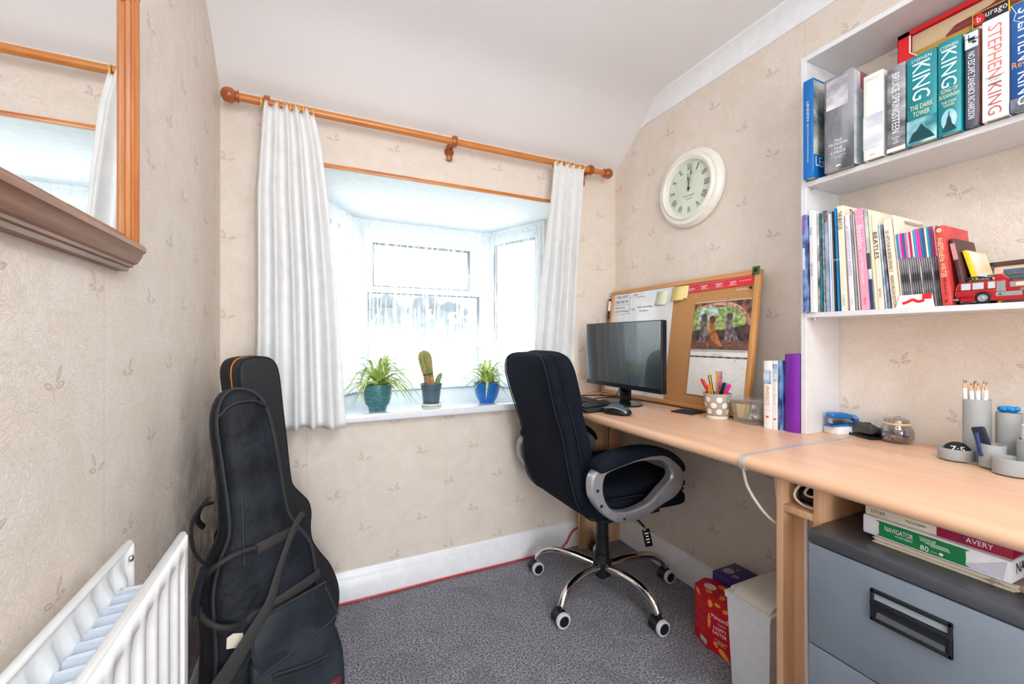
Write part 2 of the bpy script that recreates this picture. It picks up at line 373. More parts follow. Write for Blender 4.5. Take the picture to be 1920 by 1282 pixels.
# uPVC frames. wings are (start, end, name)
def frame_unit(name, p0, p1, panes, transoms, z0=.718, z1=1.66):
    p0 = Vector((*p0, 0)); p1 = Vector((*p1, 0)); L = (p1-p0).length; ux = (p1-p0)/L; un = Vector((-ux.y, ux.x, 0))  # un points outside
    M = Matrix.Translation(p0) @ Matrix(((ux.x, un.x, 0, 0), (ux.y, un.y, 0, 0), (0, 0, 1, 0), (0, 0, 0, 1)))
    root = None
    g = G(); T = .06
    g.box((0, 0, z1-.055), (L, T, z1), .003, M=M); g.box((0, 0, z0), (L, T, z0+.022), .003, M=M)
    g.box((0, 0, z0+.022), (.045, T, z1-.055), .001, M=M); g.box((L-.045, 0, z0+.022), (L, T, z1-.055), .001, M=M)
    for (a, b) in transoms: g.box((.045, .001, a), (L-.045, T-.001, b), .001, M=M)
    fr = struct(g, name, UPVC)
    for (xa, xb, za, zb) in panes:
        gg = G(); xo = max(xa-.045, .012) ; x1o = min(xb+.045, L-.012)
        gg.box((xo, -.008, zb), (x1o, T-.016, zb+(.045 if zb > 1.4 else .010)), .001, M=M); gg.box((xo, -.008, za-(.02 if za > 1.2 else .03)), (x1o, T-.016, za), .001, M=M)
        gg.box((xo, -.008, za), (xa, T-.016, zb), .001, M=M); gg.box((xb, -.008, za), (x1o, T-.016, zb), .001, M=M)
        gg.build('sash', UPVC, fr)
        gb = G()
        for q in (((xa, -.004, zb-.006), (xb, .03, zb)), ((xa, -.004, za), (xb, .03, za+.006)), ((xa, -.004, za+.006), (xa+.006, .03, zb-.006)), ((xb-.006, -.004, za+.006), (xb, .03, zb-.006))): gb.box(*q, M=M)
        gb.build('gasket', plain('dark_gasket', 50, 62, 76, .6), fr)
        G().box((xa-.005, .024, za-.005), (xb+.005, .03, zb+.005), M=M).build('pane', GLASS, fr)
    return fr
GLASS = bpy.data.materials.new('window_glass'); GLASS.use_nodes = True
N = NT(GLASS.node_tree); o_ = GLASS.node_tree.nodes['Material Output']
tr = N.n('ShaderNodeBsdfTransparent'); gl = N.n('ShaderNodeBsdfGlossy'); gl.inputs['Roughness'].default_value = .02; mx = N.n('ShaderNodeMixShader')
tr.inputs[0].default_value = (.96, .985, .98, 1)
mx.inputs[0].default_value = .05; N.l(tr.outputs[0], mx.inputs[1]); N.l(gl.outputs[0], mx.inputs[2]); N.l(mx.outputs[0], o_.inputs['Surface'])
frame_unit('window_1', (.19, 2.39), (.955, 2.39), [(.085, .645, 1.295, 1.535), (.058, .705, .765, 1.262)], [(1.262, 1.295)])
frame_unit('window_2', (-.02, 2.02), (.19, 2.39), [(.045, .375, .765, 1.575)], [])
frame_unit('window_3', (.955, 2.39), (1.125, 2.00), [(.045, .375, .765, 1.575)], [])
for i_, (x_, y_) in enumerate(((.185, 2.385), (.962, 2.385))): struct(G().box((x_-.028, y_-.02, .718), (x_+.028, y_+.05, 1.66), .004), 'trim_%d' % (8+i_), UPVC)
# cheeks of the bay between the wall and the frames
struct(G().box((1.125, 1.995, .70), (1.165, 2.06, 1.66), .004), 'trim_6', TRIMW)
struct(G().box((-.06, 1.995, .70), (-.02, 2.06, 1.66), .004), 'trim_7', TRIMW)

# ------------------------------------------------------------------ outside
struct(G().box((-60, 6, -2.9), (60, 90, -2.8)), 'ground', plain('pale_road', 215, 216, 214, .9))
HEDGE = plain('hazy_foliage', 50, 66, 74, .9, noise=(1.5, S(74, 90, 98), (1, 1, 1), .6))  # blue-grey haze put into the foliage colour
BARK = plain('tree_bark', 110, 100, 95, .9)
for i, (x, y, h, r) in enumerate(((-.6, 31, 4.3, 1.5), (2.0, 30, 3.9, 1.4), (4.6, 31, 4.4, 1.25), (7.0, 30, 4.1, 1.5), (9.8, 33, 3.9, 1.6), (-3.6, 34, 3.0, 1.4))):
    t = thing('distant_tree', ['rounded bluish tree outside, straight behind the left of the middle pane', 'broad pale blue tree outside, second from the left through the middle pane',
        'tall bluish tree outside, seen through the centre of the middle pane', 'bluish tree outside, right of centre through the middle pane',
        'bluish tree outside, at the right edge of the middle pane', 'low bluish tree outside, behind the left curtain side of the bay'][i], 'tree', (x, y, -2.8), 0, 'trees outside the bay window')
    g = G(); rr = random.Random(i)
    for k in range(26):
        a = rr.uniform(0, 2*PI); q = rr.uniform(0, 1)**.5*r; z = rr.uniform(-1, 1)
        g.sphere((math.cos(a)*q*(1-abs(z)*.4), math.sin(a)*q*.6, 2.8+h-1.4+z*1.15), rr.uniform(.3, .55), (1, 1, rr.uniform(.7, 1)), 8)
    g.build('crown', HEDGE, t); G().cyl((0, 0, 0), (0, 0, 2.8+h-1.3), .16, .08, 8).build('trunk', BARK, t)
# ------------------------------------------------------------------ net curtains, curtains, pole
NET = bpy.data.materials.new('sheer_lace'); NET.use_nodes = True
N = NT(NET.node_tree); o_ = NET.node_tree.nodes['Material Output']
geo = N.n('ShaderNodeNewGeometry'); sp = N.n('ShaderNodeSeparateXYZ'); N.l(geo.outputs['Position'], sp.inputs[0]); z = sp.outputs[2]
df = N.n('ShaderNodeBsdfDiffuse'); df.inputs[0].default_value = (.93, .95, .97, 1)
tl = N.n('ShaderNodeBsdfTranslucent'); tl.inputs[0].default_value = (.93, .96, .98, 1)
tr = N.n('ShaderNodeBsdfTransparent'); m1 = N.n('ShaderNodeMixShader'); m2 = N.n('ShaderNodeMixShader'); m1.inputs[0].default_value = .62
N.l(df.outputs[0], m1.inputs[1]); N.l(tl.outputs[0], m1.inputs[2])
vor = N.n('ShaderNodeTexVoronoi'); vor.inputs['Scale'].default_value = 26; N.l(geo.outputs['Position'], vor.inputs['Vector'])
mp = N.n('ShaderNodeMapping'); mp.inputs['Scale'].default_value = (1, 1, .12); N.l(geo.outputs['Position'], mp.inputs[0])
t = N.n('ShaderNodeTexNoise'); t.inputs['Scale'].default_value = 45; t.inputs['Detail'].default_value = 3; N.l(mp.outputs[0], t.inputs['Vector'])
head = N.ss(z, 1.575, 1.60)
low = N.m('SUBTRACT', 1.0, N.ss(z, .80, 1.22))
lace = N.ss(vor.outputs['Distance'], .25, .55)
op = N.m('ADD', .11, N.m('MULTIPLY', N.ss(t.outputs['Fac'], .45, .68), .32))
op = N.m('ADD', op, N.m('MULTIPLY', head, .25))
op = N.m('ADD', op, N.m('MULTIPLY', low, N.m('MULTIPLY_ADD', lace, .22, .20)))
op = N.m('MINIMUM', op, .93)
N.l(op, m2.inputs[0]); N.l(tr.outputs[0], m2.inputs[1]); N.l(m1.outputs[0], m2.inputs[2]); N.l(m2.outputs[0], o_.inputs['Surface'])
def net(p0, p1, folds, label, dens=lambda s: 1):
    p0 = Vector((*p0, 0)); p1 = Vector((*p1, 0)); d = p1-p0; L = d.length; ux = d/L; un = Vector((ux.y, -ux.x, 0)); n = folds*8
    R = []
    for z in (1.632, 1.618, 1.60, 1.4, 1.2, 1.0, .85, .745, .735):
        amp = .004 if z > 1.6 else .009
        row = []
        for i in range(n+1):
            s = i/n
            a = amp*math.sin(2*PI*folds*s+.6*math.sin(9*s))+(.003*math.sin(31*s+z*4))
            row.append(p0+ux*L*s+un*a+Vector((0, 0, z+(.004*math.sin(2*PI*folds*s*2) if z < .75 else 0))))
        R.append(row)
    o = G().rings(R, False, False).build('net_curtain', NET, ang=180); solid(o, .0006)
    o.modifiers['thick'].use_rim = False
    tag(o, label, 'net curtain', 'lace net curtains in the bay')
    g = G(); g.tube([p0+Vector((0, 0, 1.618)), p1+Vector((0, 0, 1.618))], .0022, 6, sub=1).build('hanging_wire', TRIMW, o)
    return o
net((.215, 2.335), (.935, 2.335), 34, 'sheer white lace net curtain across the middle window of the bay')
net((.02, 2.02), (.205, 2.345), 20, 'sheer white lace net on the left angled window of the bay')
net((.945, 2.345), (1.09, 2.01), 20, 'sheer white lace net on the right angled window of the bay')
CURT = bpy.data.materials.new('cream_curtain_cloth'); CURT.use_nodes = True
N = NT(CURT.node_tree); o_ = CURT.node_tree.nodes['Material Output']; b = CURT.node_tree.nodes['Principled BSDF']
b.inputs['Base Color'].default_value = (*S(238, 238, 236), 1); b.inputs['Roughness'].default_value = .85
geo = N.n('ShaderNodeNewGeometry'); t = N.n('ShaderNodeTexNoise'); t.inputs['Scale'].default_value = 25; t.inputs['Detail'].default_value = 5; N.l(geo.outputs['Position'], t.inputs['Vector'])
N.l(N.mix(N.ss(t.outputs['Fac'], .4, .7), S(250, 250, 250), S(243, 243, 243)), b.inputs['Base Color'])
bp = N.n('ShaderNodeBump'); bp.inputs['Strength'].default_value = .3; bp.inputs['Distance'].default_value = .004; N.l(t.outputs['Fac'], bp.inputs['Height']); N.l(bp.outputs[0], b.inputs['Normal'])
tl = N.n('ShaderNodeBsdfTranslucent'); tl.inputs[0].default_value = (*S(235, 236, 236), 1); mx = N.n('ShaderNodeMixShader'); mx.inputs[0].default_value = .22
N.l(b.outputs[0], mx.inputs[1]); N.l(tl.outputs[0], mx.inputs[2]); N.l(mx.outputs[0], o_.inputs['Surface'])
def lerp(t, tab):
    for (a, va), (b_, vb) in zip(tab, tab[1:]):
        if t <= b_ or (b_, vb) == tab[-1]:
            k = (t-a)/(b_-a); k = max(0, min(1, k)); return va+(vb-va)*k
def curtain(xl, xr, yc, ztop, zbot, folds, seed, label, ruck=0):
    rr = random.Random(seed); n = folds*12; ph = [rr.uniform(-.5, .5) for _ in range(folds+2)]; am = [rr.uniform(.65, 1.15) for _ in range(folds+2)]
    R = []; m = 60
    for j in range(m+1):
        q = j/m; z = ztop+(zbot-ztop)*q; a, b = lerp(z, xl), lerp(z, xr); row = []
        for i in range(n+1):
            s = i/n; k = min(int(s*folds), folds-1); A = am[k]*(1-(s*folds-k))+am[k+1]*(s*folds-k); P = ph[k]*(1-(s*folds-k))+ph[k+1]*(s*folds-k)
            amp = (.009+.020*min(1, q*2.2))*A
            off = amp*math.sin(2*PI*folds*s+P*(1+q*2.2)+.4*math.sin(q*5+seed))
            off += .003*math.sin(23*s+q*17)*q
            zz = z+(ruck*math.sin(2*PI*folds*s+P) if q < .02 else 0)-(.006*math.sin(7*s+1) if q > .97 else 0)
            row.append((a+(b-a)*(s+.012*math.sin(2*PI*folds*s*1.0+1)), yc-off, zz))
        R.append(row)
    o = G().rings(R, False, False).build('curtain', CURT, ang=180); solid(o, .0022, 0)
    tag(o, label, 'curtain', 'pair of cream curtains at the bay')
    g = G(); R2 = []      # stitched hem
    for z in (zbot+.055, zbot+.0515):
        a, b = lerp(z, xl), lerp(z, xr); q = (ztop-z)/(ztop-zbot); row = []
        for i in range(n+1):
            s = i/n; k = min(int(s*folds), folds-1); A = am[k]*(1-(s*folds-k))+am[k+1]*(s*folds-k); P = ph[k]*(1-(s*folds-k))+ph[k+1]*(s*folds-k)
            off = .029*A*math.sin(2*PI*folds*s+P*(1+q*2.2)+.4*math.sin(q*5+seed))+.003*math.sin(23*s+q*17)*q
            row.append((a+(b-a)*(s+.012*math.sin(2*PI*folds*s+1)), yc-off-.0022, z))
        R2.append(row)
    h = g.rings(R2, False, False).build('hem', CURT, o, ang=180); return o
curtain([(.69, -.195), (1.0, -.190), (1.5, -.190), (1.74, -.172), (1.80, -.165)], [(.69, .092), (.86, .083), (1.2, .060), (1.5, .033), (1.70, .010), (1.80, -.012)], 1.618, 1.800, .690, 5, 3,
        'cream curtain gathered at the left of the bay, behind the guitar cases', .006)
curtain([(.69, .845), (.958, .875), (1.3, .91), (1.6, .945), (1.80, .965)], [(.69, 1.06), (.944, 1.075), (1.3, 1.095), (1.6, 1.115), (1.80, 1.127)], 1.618, 1.803, .775, 5, 8,
        'cream curtain gathered at the right of the bay, behind the monitor', .004)
t = thing('curtain_pole', 'varnished pine curtain pole with round finials above the bay window', 'curtain pole', (.505, 1.64, 1.812))
G().cyl((-.745, 0, 0), (.755, 0, 0), .0135, n=24).build('pole', PINE, t)
for s, x in ((-1, -.742), (1, .752)):
    pf = [(.0135, -.002), (.019, 0), (.0195, .004), (.015, .007), (.0165, .010), (.022, .017), (.0245, .026), (.023, .036), (.017, .045), (.008, .050), (.0, .051)]
    G().lathe(pf, (x, 0, 0), (s, 0, 0)).build('finial', KNOB, t)
for x in (-.66, .002, .675):
    g = G(); g.lathe([(.0138, -.009), (.0215, -.009), (.023, -.004), (.023, .004), (.0215, .009), (.0138, .009)], (x, 0, 0), (1, 0, 0), cap=False)
    g.box((x-.008, .012, -.012), (x+.008, .08, .012), .004); g.lathe([(.0, .0), (.016, .0), (.02, .004), (.02, .010), (0, .010)], (x, .070, -.012), (0, 1, 0))
    g.box((x-.011, .058, -.052), (x+.011, .0795, .018), .005); g.build('bracket', KNOB, t)
RING = wood('ring_pine', S(232, 186, 110), S(214, 160, 84), 0, .35)
def ringat(x, i, lab):
    o = thing('curtain_ring', lab, 'curtain ring', (x, 1.64, 1.8065), random.Random(i).uniform(-.12, .12), 'pine curtain rings on the pole')
    G().lathe([(.0185+.0032*math.cos(a), .0034*math.sin(a)) for a in [2*PI*k/10 for k in range(11)]], (0, 0, 0), (1, 0, 0), 28, cap=False).build('hoop', RING, o)
    G().tube([(0, 0, -.021), (0, 0, -.027), (.003, 0, -.030), (0, 0, -.033)], .0009, 6).build('screw_eye', STEEL, o)
ordn = ['first', 'second', 'third', 'fourth', 'fifth', 'sixth', 'seventh', 'eighth', 'ninth']
for i, x in enumerate((-.172, -.120, -.107, -.095, -.083, -.070, -.058, -.044, -.012)):
    ringat(x, i, 'pine curtain ring, %s from the left of those above the left curtain' % ordn[i])
for i, x in enumerate((.985, 1.010, 1.030, 1.052, 1.078, 1.135)):
    ringat(x, i+20, 'pine curtain ring, %s from the left of those above the right curtain' % ordn[i])

# ------------------------------------------------------------------ plants on the sill
ZS = .718
LEAF = mat('spider_plant_leaf', S(140, 176, 66), .45, noise=(22, S(212, 226, 146), (1, 1, 1), .8))
SOIL = plain('potting_soil', 88, 66, 48, .95, bump=(60, .6, .01))
def leaf(g, base, az, L, rise, droop, wid):
    d = Vector((math.cos(az), math.sin(az), 0)); side = Vector((-math.sin(az), math.cos(az), 0)); n = 14
    R = []
    for i in range(n+1):
        s = i/n; p = Vector(base)+d*L*(.62*s+.48*s*s-.10*s**3)+Vector((0, 0, rise*math.sin(min(1, s*1.35)*PI*.5)*1.15-droop*max(0, s-.45)**1.6*2.4))
        p.z = max(p.z, .006)
        wd = wid*(.55+.45*math.sin(PI*min(.999, (s*.85+.12))))*(1-s**5*.92)
        R.append([p-side*wd, p+Vector((0, 0, -wd*.45)), p+side*wd, p+Vector((0, 0, -wd*.30))])
    g.rings(R, True)
def spider(loc, label, potlabel, potm, prof, seed, nl, spread, rim, ribs=False, k_=1.0):
    t = thing('spider_plant', label, 'potted plant', loc, 0, 'plants on the window sill'); t.scale = (k_, k_, k_)
    g = G(); g.lathe(prof, n=40)
    pot = g.build('pot', potm, t, 40); 
    G().lathe([(0, rim[1]-.012), (rim[0]-.005, rim[1]-.012), (rim[0]-.005, rim[1]-.016), (0, rim[1]-.016)], n=28).build('soil', SOIL, t)
    rr = random.Random(seed); g = G()
    for k in range(nl):
        az = rr.uniform(0, 2*PI); q = rr.random(); L = spread*(.38+.8*q)
        leaf(g, (rr.uniform(-.012, .012), rr.uniform(-.012, .012), rim[1]-.012), az, L, rr.uniform(.015, .105)*(1.1-.35*q), rr.uniform(.02, .15)*q, rr.uniform(.0040, .0066))
    g.build('leaves', LEAF, t, 60); return t
TEAL = mat('teal_glazed_pot', S(44, 104, 114), .3, coat=.4, noise=(60, S(84, 142, 146), (1, 1, 4), .7), bump=(120, .5, .003))
spider((.222, 1.765, ZS), 'spider plant in a ridged teal pot, leftmost on the window sill', None, TEAL,
       [(0, 0), (.030, 0), (.032, .003), (.033, .012), (.041, .022), (.048, .045), (.051, .07), (.051, .088), (.053, .090), (.053, .095), (.049, .095), (.046, .07), (.040, .03), (0, .02)], 4, 74, .160, (.049, .095), k_=1.1)
# raised ridges around the teal pot
tp = [o for o in bpy.data.objects if o.name == 'pot'][0]
g = G()
for k in range(9):
    z = .026+k*.0068; r = .0418+.0095*math.sin(min(1, (z-.02)/.055)*PI/2)
    g.lathe([(r+.0012*math.cos(a), z+.0014*math.sin(a)) for a in [2*PI*q/6 for q in range(7)]], n=40, cap=False)
g.build('ridges', TEAL, tp)
BLUEP = plain('blue_glazed_pot', 24, 108, 190, .35, coat=.3)
spider((.706, 1.782, ZS), 'spider plant in a smooth bright blue pot beside the chair back', None, BLUEP,
       [(0, 0), (.032, 0), (.034, .003), (.044, .018), (.051, .04), (.054, .06), (.0545, .083), (.0515, .084), (.050, .06), (.040, .02), (0, .015)], 9, 60, .125, (.052, .084), k_=1.08)
t = thing('cactus', 'tall ribbed cactus leaning left in a grey plastic pot on a saucer', 'potted plant', (.452, 1.800, ZS), 0, 'plants on the window sill'); t.scale = (1.12, 1.12, 1.12)
G().lathe([(0, 0), (.036, 0), (.040, .003), (.041, .008), (.038, .008), (.035, .004), (0, .004)]).build('saucer', plain('ivory_plastic', 238, 234, 212, .4), t)
G().lathe([(0, .0045), (.030, .0045), (.031, .007), (.037, .062), (.039, .063), (.0405, .078), (.043, .080), (.043, .083), (.0395, .083), (.035, .05), (.028, .012), (0, .012)]).build('pot', plain('slate_plastic', 78, 98, 112, .35), t)
G().lathe([(0, .074), (.038, .074), (.038, .07), (0, .07)]).build('soil', SOIL, t)
CACT = mat('cactus_skin', S(96, 138, 62), .6, noise=(22, S(168, 148, 96), (1, 1, 1), .8)); CORK_ = mat('cactus_corky_base', S(196, 158, 118), .9, noise=(40, S(150, 112, 78), (1, 1, 1), .8), bump=(70, .6, .004))
SPINE = plain('pale_spines', 226, 196, 160, .6)
def stem(name, p, r0, sts, ribs, m):
    R = []
    for (x, y, z, r) in sts:
        R.append([(x+math.cos(a)*r*(1+.10*math.cos(ribs*a)), y+math.sin(a)*r*(1+.10*math.cos(ribs*a)), z) for a in [2*PI*i/(ribs*6) for i in range(ribs*6)]])
    return G().rings(R).build(name, m, t, 50)
stem('corky_base', 0, 0, [(-.006, 0, .070, .019), (-.008, 0, .09, .018), (-.010, 0, .112, .018), (-.013, 0, .122, .017)], 11, CORK_)
main = [(-.013, 0, .120, .018), (-.017, 0, .140, .021), (-.021, 0, .16, .0225), (-.024, 0, .18, .0235), (-.026, 0, .195, .022), (-.027, 0, .205, .017), (-.027, 0, .211, .009), (-.027, 0, .213, .002)]
st = stem('stem', 0, 0, main, 11, CACT)
G().tube([(-.013+.0195*math.cos(a), .0195*math.sin(a), .121+.004*math.cos(a)) for a in [2*PI*k/16 for k in range(16)]], .0016, 6, closed=True, sub=1).build('tie', BLK, t)
g = G(); rr = random.Random(2)
for k in range(11):
    a = 2*PI*k/11
    for j in range(11):
        z = .126+j*.0078; c = None
        x = lerp(z, [(q[2], q[0]) for q in main]); r = lerp(z, [(q[2], q[3]) for q in main])
        if k < 99:
            p = Vector((x+math.cos(a)*r*1.09, math.sin(a)*r*1.09, z))
            for e in range(4):
                d = Vector((math.cos(a)+rr.uniform(-.8, .8), math.sin(a)+rr.uniform(-.8, .8), rr.uniform(-.7, .9))).normalized()*.0055
                g.cyl(p, p+d, .0006, .0001, 4, False)
tag(g.build('spines', SPINE, st, 0), None, kind='stuff')
side = [(.020, .002, .070, .007), (.024, .002, .085, .0095), (.029, .002, .10, .0105), (.034, .002, .112, .0095), (.037, .002, .12, .006), (.038, .002, .124, .001)]
stem('offshoot', 0, 0, side, 8, mat('young_cactus_skin', S(120, 152, 96), .6))

# ------------------------------------------------------------------ mirror on the left wall
t = thing('wall_mirror', 'wood framed wall mirror with a deep moulded lower ledge', 'mirror', (XL, .56, 1.148))
MY, MZ = .344, .435        # half length along the wall, height
MIR = mat('mirror_glass', (.94, .95, .95), .0, metal=1, noise=(1, (.94, .95, .95), (1, 1, 1), .5))
G().box((.012, -MY+.03, .03), (.0165, MY-.03, MZ-.03)).build('mirror_glass', MIR, t)
G().box((.001, -MY+.01, .01), (.012, MY-.01, MZ-.01)).build('backing_board', plain('hardboard', 120, 92, 66, .8), t)
def railp(y0, y1, z, up):
    pass
side_pr = [(0, 0), (.030, 0), (.031, .006), (.027, .010), (.0275, .014), (.024, .017), (.0245, .022), (.020, .025), (.0195, .031), (0, .031)]   # (out of wall, inwards)
for s in (1, -1):
    G().prism([(x, -s*y) for x, y in side_pr], (0, s*MY, .02), (1, 0, 0), (0, 1, 0), (0, 0, MZ-.02)).build('side_rail', PINEY, t, 30)
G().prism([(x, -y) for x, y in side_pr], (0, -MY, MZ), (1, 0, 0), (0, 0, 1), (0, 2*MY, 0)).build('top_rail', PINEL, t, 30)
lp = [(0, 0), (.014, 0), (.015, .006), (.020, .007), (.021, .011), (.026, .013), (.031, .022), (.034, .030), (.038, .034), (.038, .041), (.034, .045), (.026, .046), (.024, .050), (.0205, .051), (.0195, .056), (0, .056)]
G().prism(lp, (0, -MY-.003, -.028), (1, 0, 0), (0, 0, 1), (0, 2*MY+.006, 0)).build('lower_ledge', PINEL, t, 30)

# ------------------------------------------------------------------ radiator
RW = plain('radiator_enamel', 250, 250, 250, .3, coat=.3)
t = thing('radiator', 'white double panel radiator under the mirror', 'radiator', (-.232, 0, .11))
Y0, Y1, ZH = -.62, .838, .58
def rpanel(xc, outw, name):
    """corrugated panel at xc whose face looks towards outw (+1 room, -1 wall)"""
    g = G(); ny = int((Y1-Y0)/.0046); nzs = 26; R = []
    for j in range(nzs+1):
        q = j/nzs; z = .01+(ZH-.012)*q; row = []
        for i in range(ny+1):
            y = Y0+(Y1-Y0)*i/ny; ph = ((Y1-.028-y) % .046)/.046
            prof = .5-.5*math.cos(2*PI*ph); prof = max(0, min(1, (prof-.25)*2))       # 1 in the middle of the raised rib
            e = min(1, max(0, (ZH-.028-z+.012*prof)/.02))*min(1, max(0, (z-.04)/.02)); edge = 1 if .02 < Y1-y and y-Y0 > .02 else 0
            x = xc+outw*(.0055-.0105*(1-prof)*e*edge)
            row.append((x, y, z))
        R.append(row)
    g.rings(R, False, False)
    o = g.build(name, RW, t, 60, recalc=False); solid(o, .0035, 0)
    g = G(); g.tube([(xc, Y0, ZH), (xc, Y1-.004, ZH), (xc, Y1, ZH-.004), (xc, Y1, .012), (xc, Y1-.004, .008), (xc, Y0, .008)], (.0065, .0052), 12, sub=1, closed=False)
    g.build('rolled_edge', RW, o, 60)
    return o
rpanel(.034, 1, 'front_panel'); rpanel(-.033, -1, 'back_panel')
g = G(); R = []
pts = []
k = 0; y = Y1-.06
while y > Y0+.05:
    pts += [(-.022, y), (-.022, y-.009), (.012, y-.012), (.012, y-.021)]; y -= .024
for z in (.05, .54): R.append([(a, b, z) for a, b in pts])
g.rings(R, False, False); o = g.build('convector_fins', plain('fins_reflected_blue', 214, 224, 236, .35), t, 10, recalc=False); solid(o, .0012, 0)  # bluish reflected light put into the fin colour
g = G(); g.box((-.026, Y1-.075, .49), (.026, Y1-.045, .535), .008, 3); g.box((-.026, Y1-.075, .03), (.026, Y1-.045, .07), .008, 3); g.build('end_tappings', RW, t)
g = G()
for yy in (.74, -.4):
    g.box((-.0695, yy-.015, .05), (-.038, yy+.015, .5), .002)
g.build('wall_brackets', RW, t)
G().lathe([(0, 0), (.004, 0), (.005, .002), (.004, .0045), (0, .0045)], (-.029, Y1-.012, ZH-.02), (1, 0, 0), 14).build('air_vent', STEEL, t)
g = G()
for yy in (Y1-.06, Y0+.06):
    g.cyl((0, yy, -.1095), (0, yy, .035), .0085)
g.build('pipes', RW, t)
# ------------------------------------------------------------------ hard guitar case in the corner
t = thing('guitar_case', 'black hard guitar case with an orange edge seam, behind the soft gig bag', 'guitar case', (-.08, 1.40, 0), math.radians(40))
# local frame: x = across the front, -y = towards the room, z = up
HC_BODY = plain('black_textured_case', 37, 38, 42, .62, bump=(500, .5, .0015))
HC_SIDE = plain('black_padded_case_side', 30, 30, 32, .55, bump=(300, .5, .0015))
half = [(.05, .012), (.13, .03), (.172, .10), (.180, .17), (.160, .25), (.125, .315), (.104, .365), (.104, .41), (.112, .45), (.108, .49), (.085, .525), (.062, .56), (.058, .60), (.060, .70), (.061, .80), (.062, .90), (.052, .94), (.025, .957)]
full = half+[(-x, z) for x, z in half[::-1]]
def lean(z): return .040-.107*(z/.95)
outl = sm2([(x+lean(z), z) for x, z in full], 3)
dep = .098
back = math.radians(-1.7)
M = Matrix.Rotation(back, 4, 'X')
def tf(o): 
    o.data.transform(M); return o
tf(G().prism(outl, (0, .004, 0), (1, 0, 0), (0, 0, 1), (0, dep*.40, 0), .014, 4).build('front_shell', HC_BODY, t, 60))
tf(G().prism(outl, (0, dep*.40+.006, 0), (1, 0, 0), (0, 0, 1), (0, dep*.6-.010, 0), .014, 4).build('rear_shell', HC_SIDE, t, 60))
ctr = [sum(p[0] for p in outl)/len(outl), .5]
def inset(o, d):
    n = len(o); r = []
    for i in range(n):
        a = Vector(o[i-1]); b_ = Vector(o[(i+1) % n]); tt = (b_-a).normalized(); r.append((o[i][0]-tt.y*d*SG, o[i][1]+tt.x*d*SG))
    return r
ar = sum(outl[i-1][0]*outl[i][1]-outl[i][0]*outl[i-1][1] for i in range(len(outl)))
SG = 1 if ar > 0 else -1
seam = inset(outl, .0015)
tf(G().tube([(x, dep*.40+.001, z) for x, z in seam], .0020, 8, closed=True, sub=1).build('orange_seam', plain('orange_stitching', 206, 130, 54, .5), t))
tf(G().tube([(x, dep*.40+.009, z) for x, z in seam], .0034, 8, closed=True, sub=1).build('zip', BLK, t))
for nm, yy in (('front_piping', .009), ('rear_piping', dep-.010)):
    tf(G().tube([(x, yy, z) for x, z in inset(outl, .0042)], .0034, 8, closed=True, sub=1).build(nm, FABS, t))
hx = -.112+lean(.45)
tf(G().tube([(hx+.004, .05, .40), (hx-.03, .05, .41), (hx-.034, .05, .45), (hx-.03, .05, .49), (hx+.004, .05, .50)], (.007, .010), 10).build('handle', BLK, t))

# ------------------------------------------------------------------ soft gig bag
A25 = math.radians(25); LB = .2
t = thing('gig_bag', 'black soft nylon gig bag with shoulder strap, leaning against the hard guitar case', 'gig bag', (-.02, 1.08, 0), A25)
NYL = mat('black_nylon', S(11, 15, 20), .6, spec=.3, noise=(9, S(28, 33, 41), (1, 1, 1), .8), bump=(11, 1.0, .016))
NYL2 = mat('black_nylon_pocket', S(24, 30, 37), .55, spec=.35, noise=(12, S(40, 47, 56), (1, 1, 1), .7), bump=(14, .5, .008))
WEB = plain('grey_black_webbing', 46, 43, 44, .7, bump=(260, .6, .002)); PIP = plain('worn_black_piping', 36, 38, 44, .6)
M = Matrix.Rotation(-LB, 4, 'X')         # lean back
RO = [(.045, .0), (.088, .02), (.100, .10), (.105, .20), (.092, .27), (.066, .33), (.058, .37), (.058, .43), (.052, .49), (.028, .535), (.004, .58), (-.004, .64), (-.010, .72), (-.018, .80), (-.032, .86), (-.055, .893)]
LO = [(-.096, .905), (-.124, .885), (-.138, .83), (-.132, .73), (-.126, .63), (-.128, .57), (-.150, .52), (-.165, .46), (-.166, .40), (-.166, .34), (-.172, .27), (-.176, .16), (-.172, .06), (-.145, .005)]
ol = sm2(RO+LO, 3)
def puff(o, amp, y0, seed):
    rr = random.Random(seed); cs = [(rr.uniform(5, 26), rr.uniform(5, 22), rr.uniform(0, 6)) for _ in range(5)]
    for v in o.data.vertices:
        d = sum(math.sin(a*v.co.x+b_*v.co.z+c) for a, b_, c in cs)/5
        v.co.y += amp*d
    return o
g = G(); n = len(ol); cx, cz = -.045, .3
def spine(z): return lerp(z, [(0, -.03), (.2, -.028), (.35, -.045), (.5, -.055), (.65, -.066), (.9, -.078)])
def thk_(z): return lerp(z, [(0, 1.0), (.40, 1.0), (.55, .75), (.70, .48), (.92, .34)])
def shrink(k, yy): return [((spine(z)+(x-spine(z))*k), yy*(thk_(z) if yy > 0 else 1), .45+(z-.45)*(1-(1-k)*.16)) for x, z in ol]
dy = .105
R = [shrink(k, y) for k, y in ((.02, -.020), (.35, -.0195), (.62, -.017), (.82, -.011), (.93, -.004), (1.0, .008), (1.012, .03), (1.015, .06), (1.0, dy-.012), (.94, dy), (.5, dy+.002), (.02, dy+.002))]
g.rings(R); body = puff(g.build('body', NYL, t, 80), .004, 0, 3); body.data.transform(M)
def put(o): o.data.transform(M); return o
def front(pts, y=0): return [(x, -.012-y, z) for x, z in pts]
edge = [(spine(z)+(x-spine(z))*.975, -.002, .45+(z-.45)*.995) for x, z in ol]
put(G().tube(edge, .0042, 8, closed=True, sub=1).build('front_piping', PIP, t))
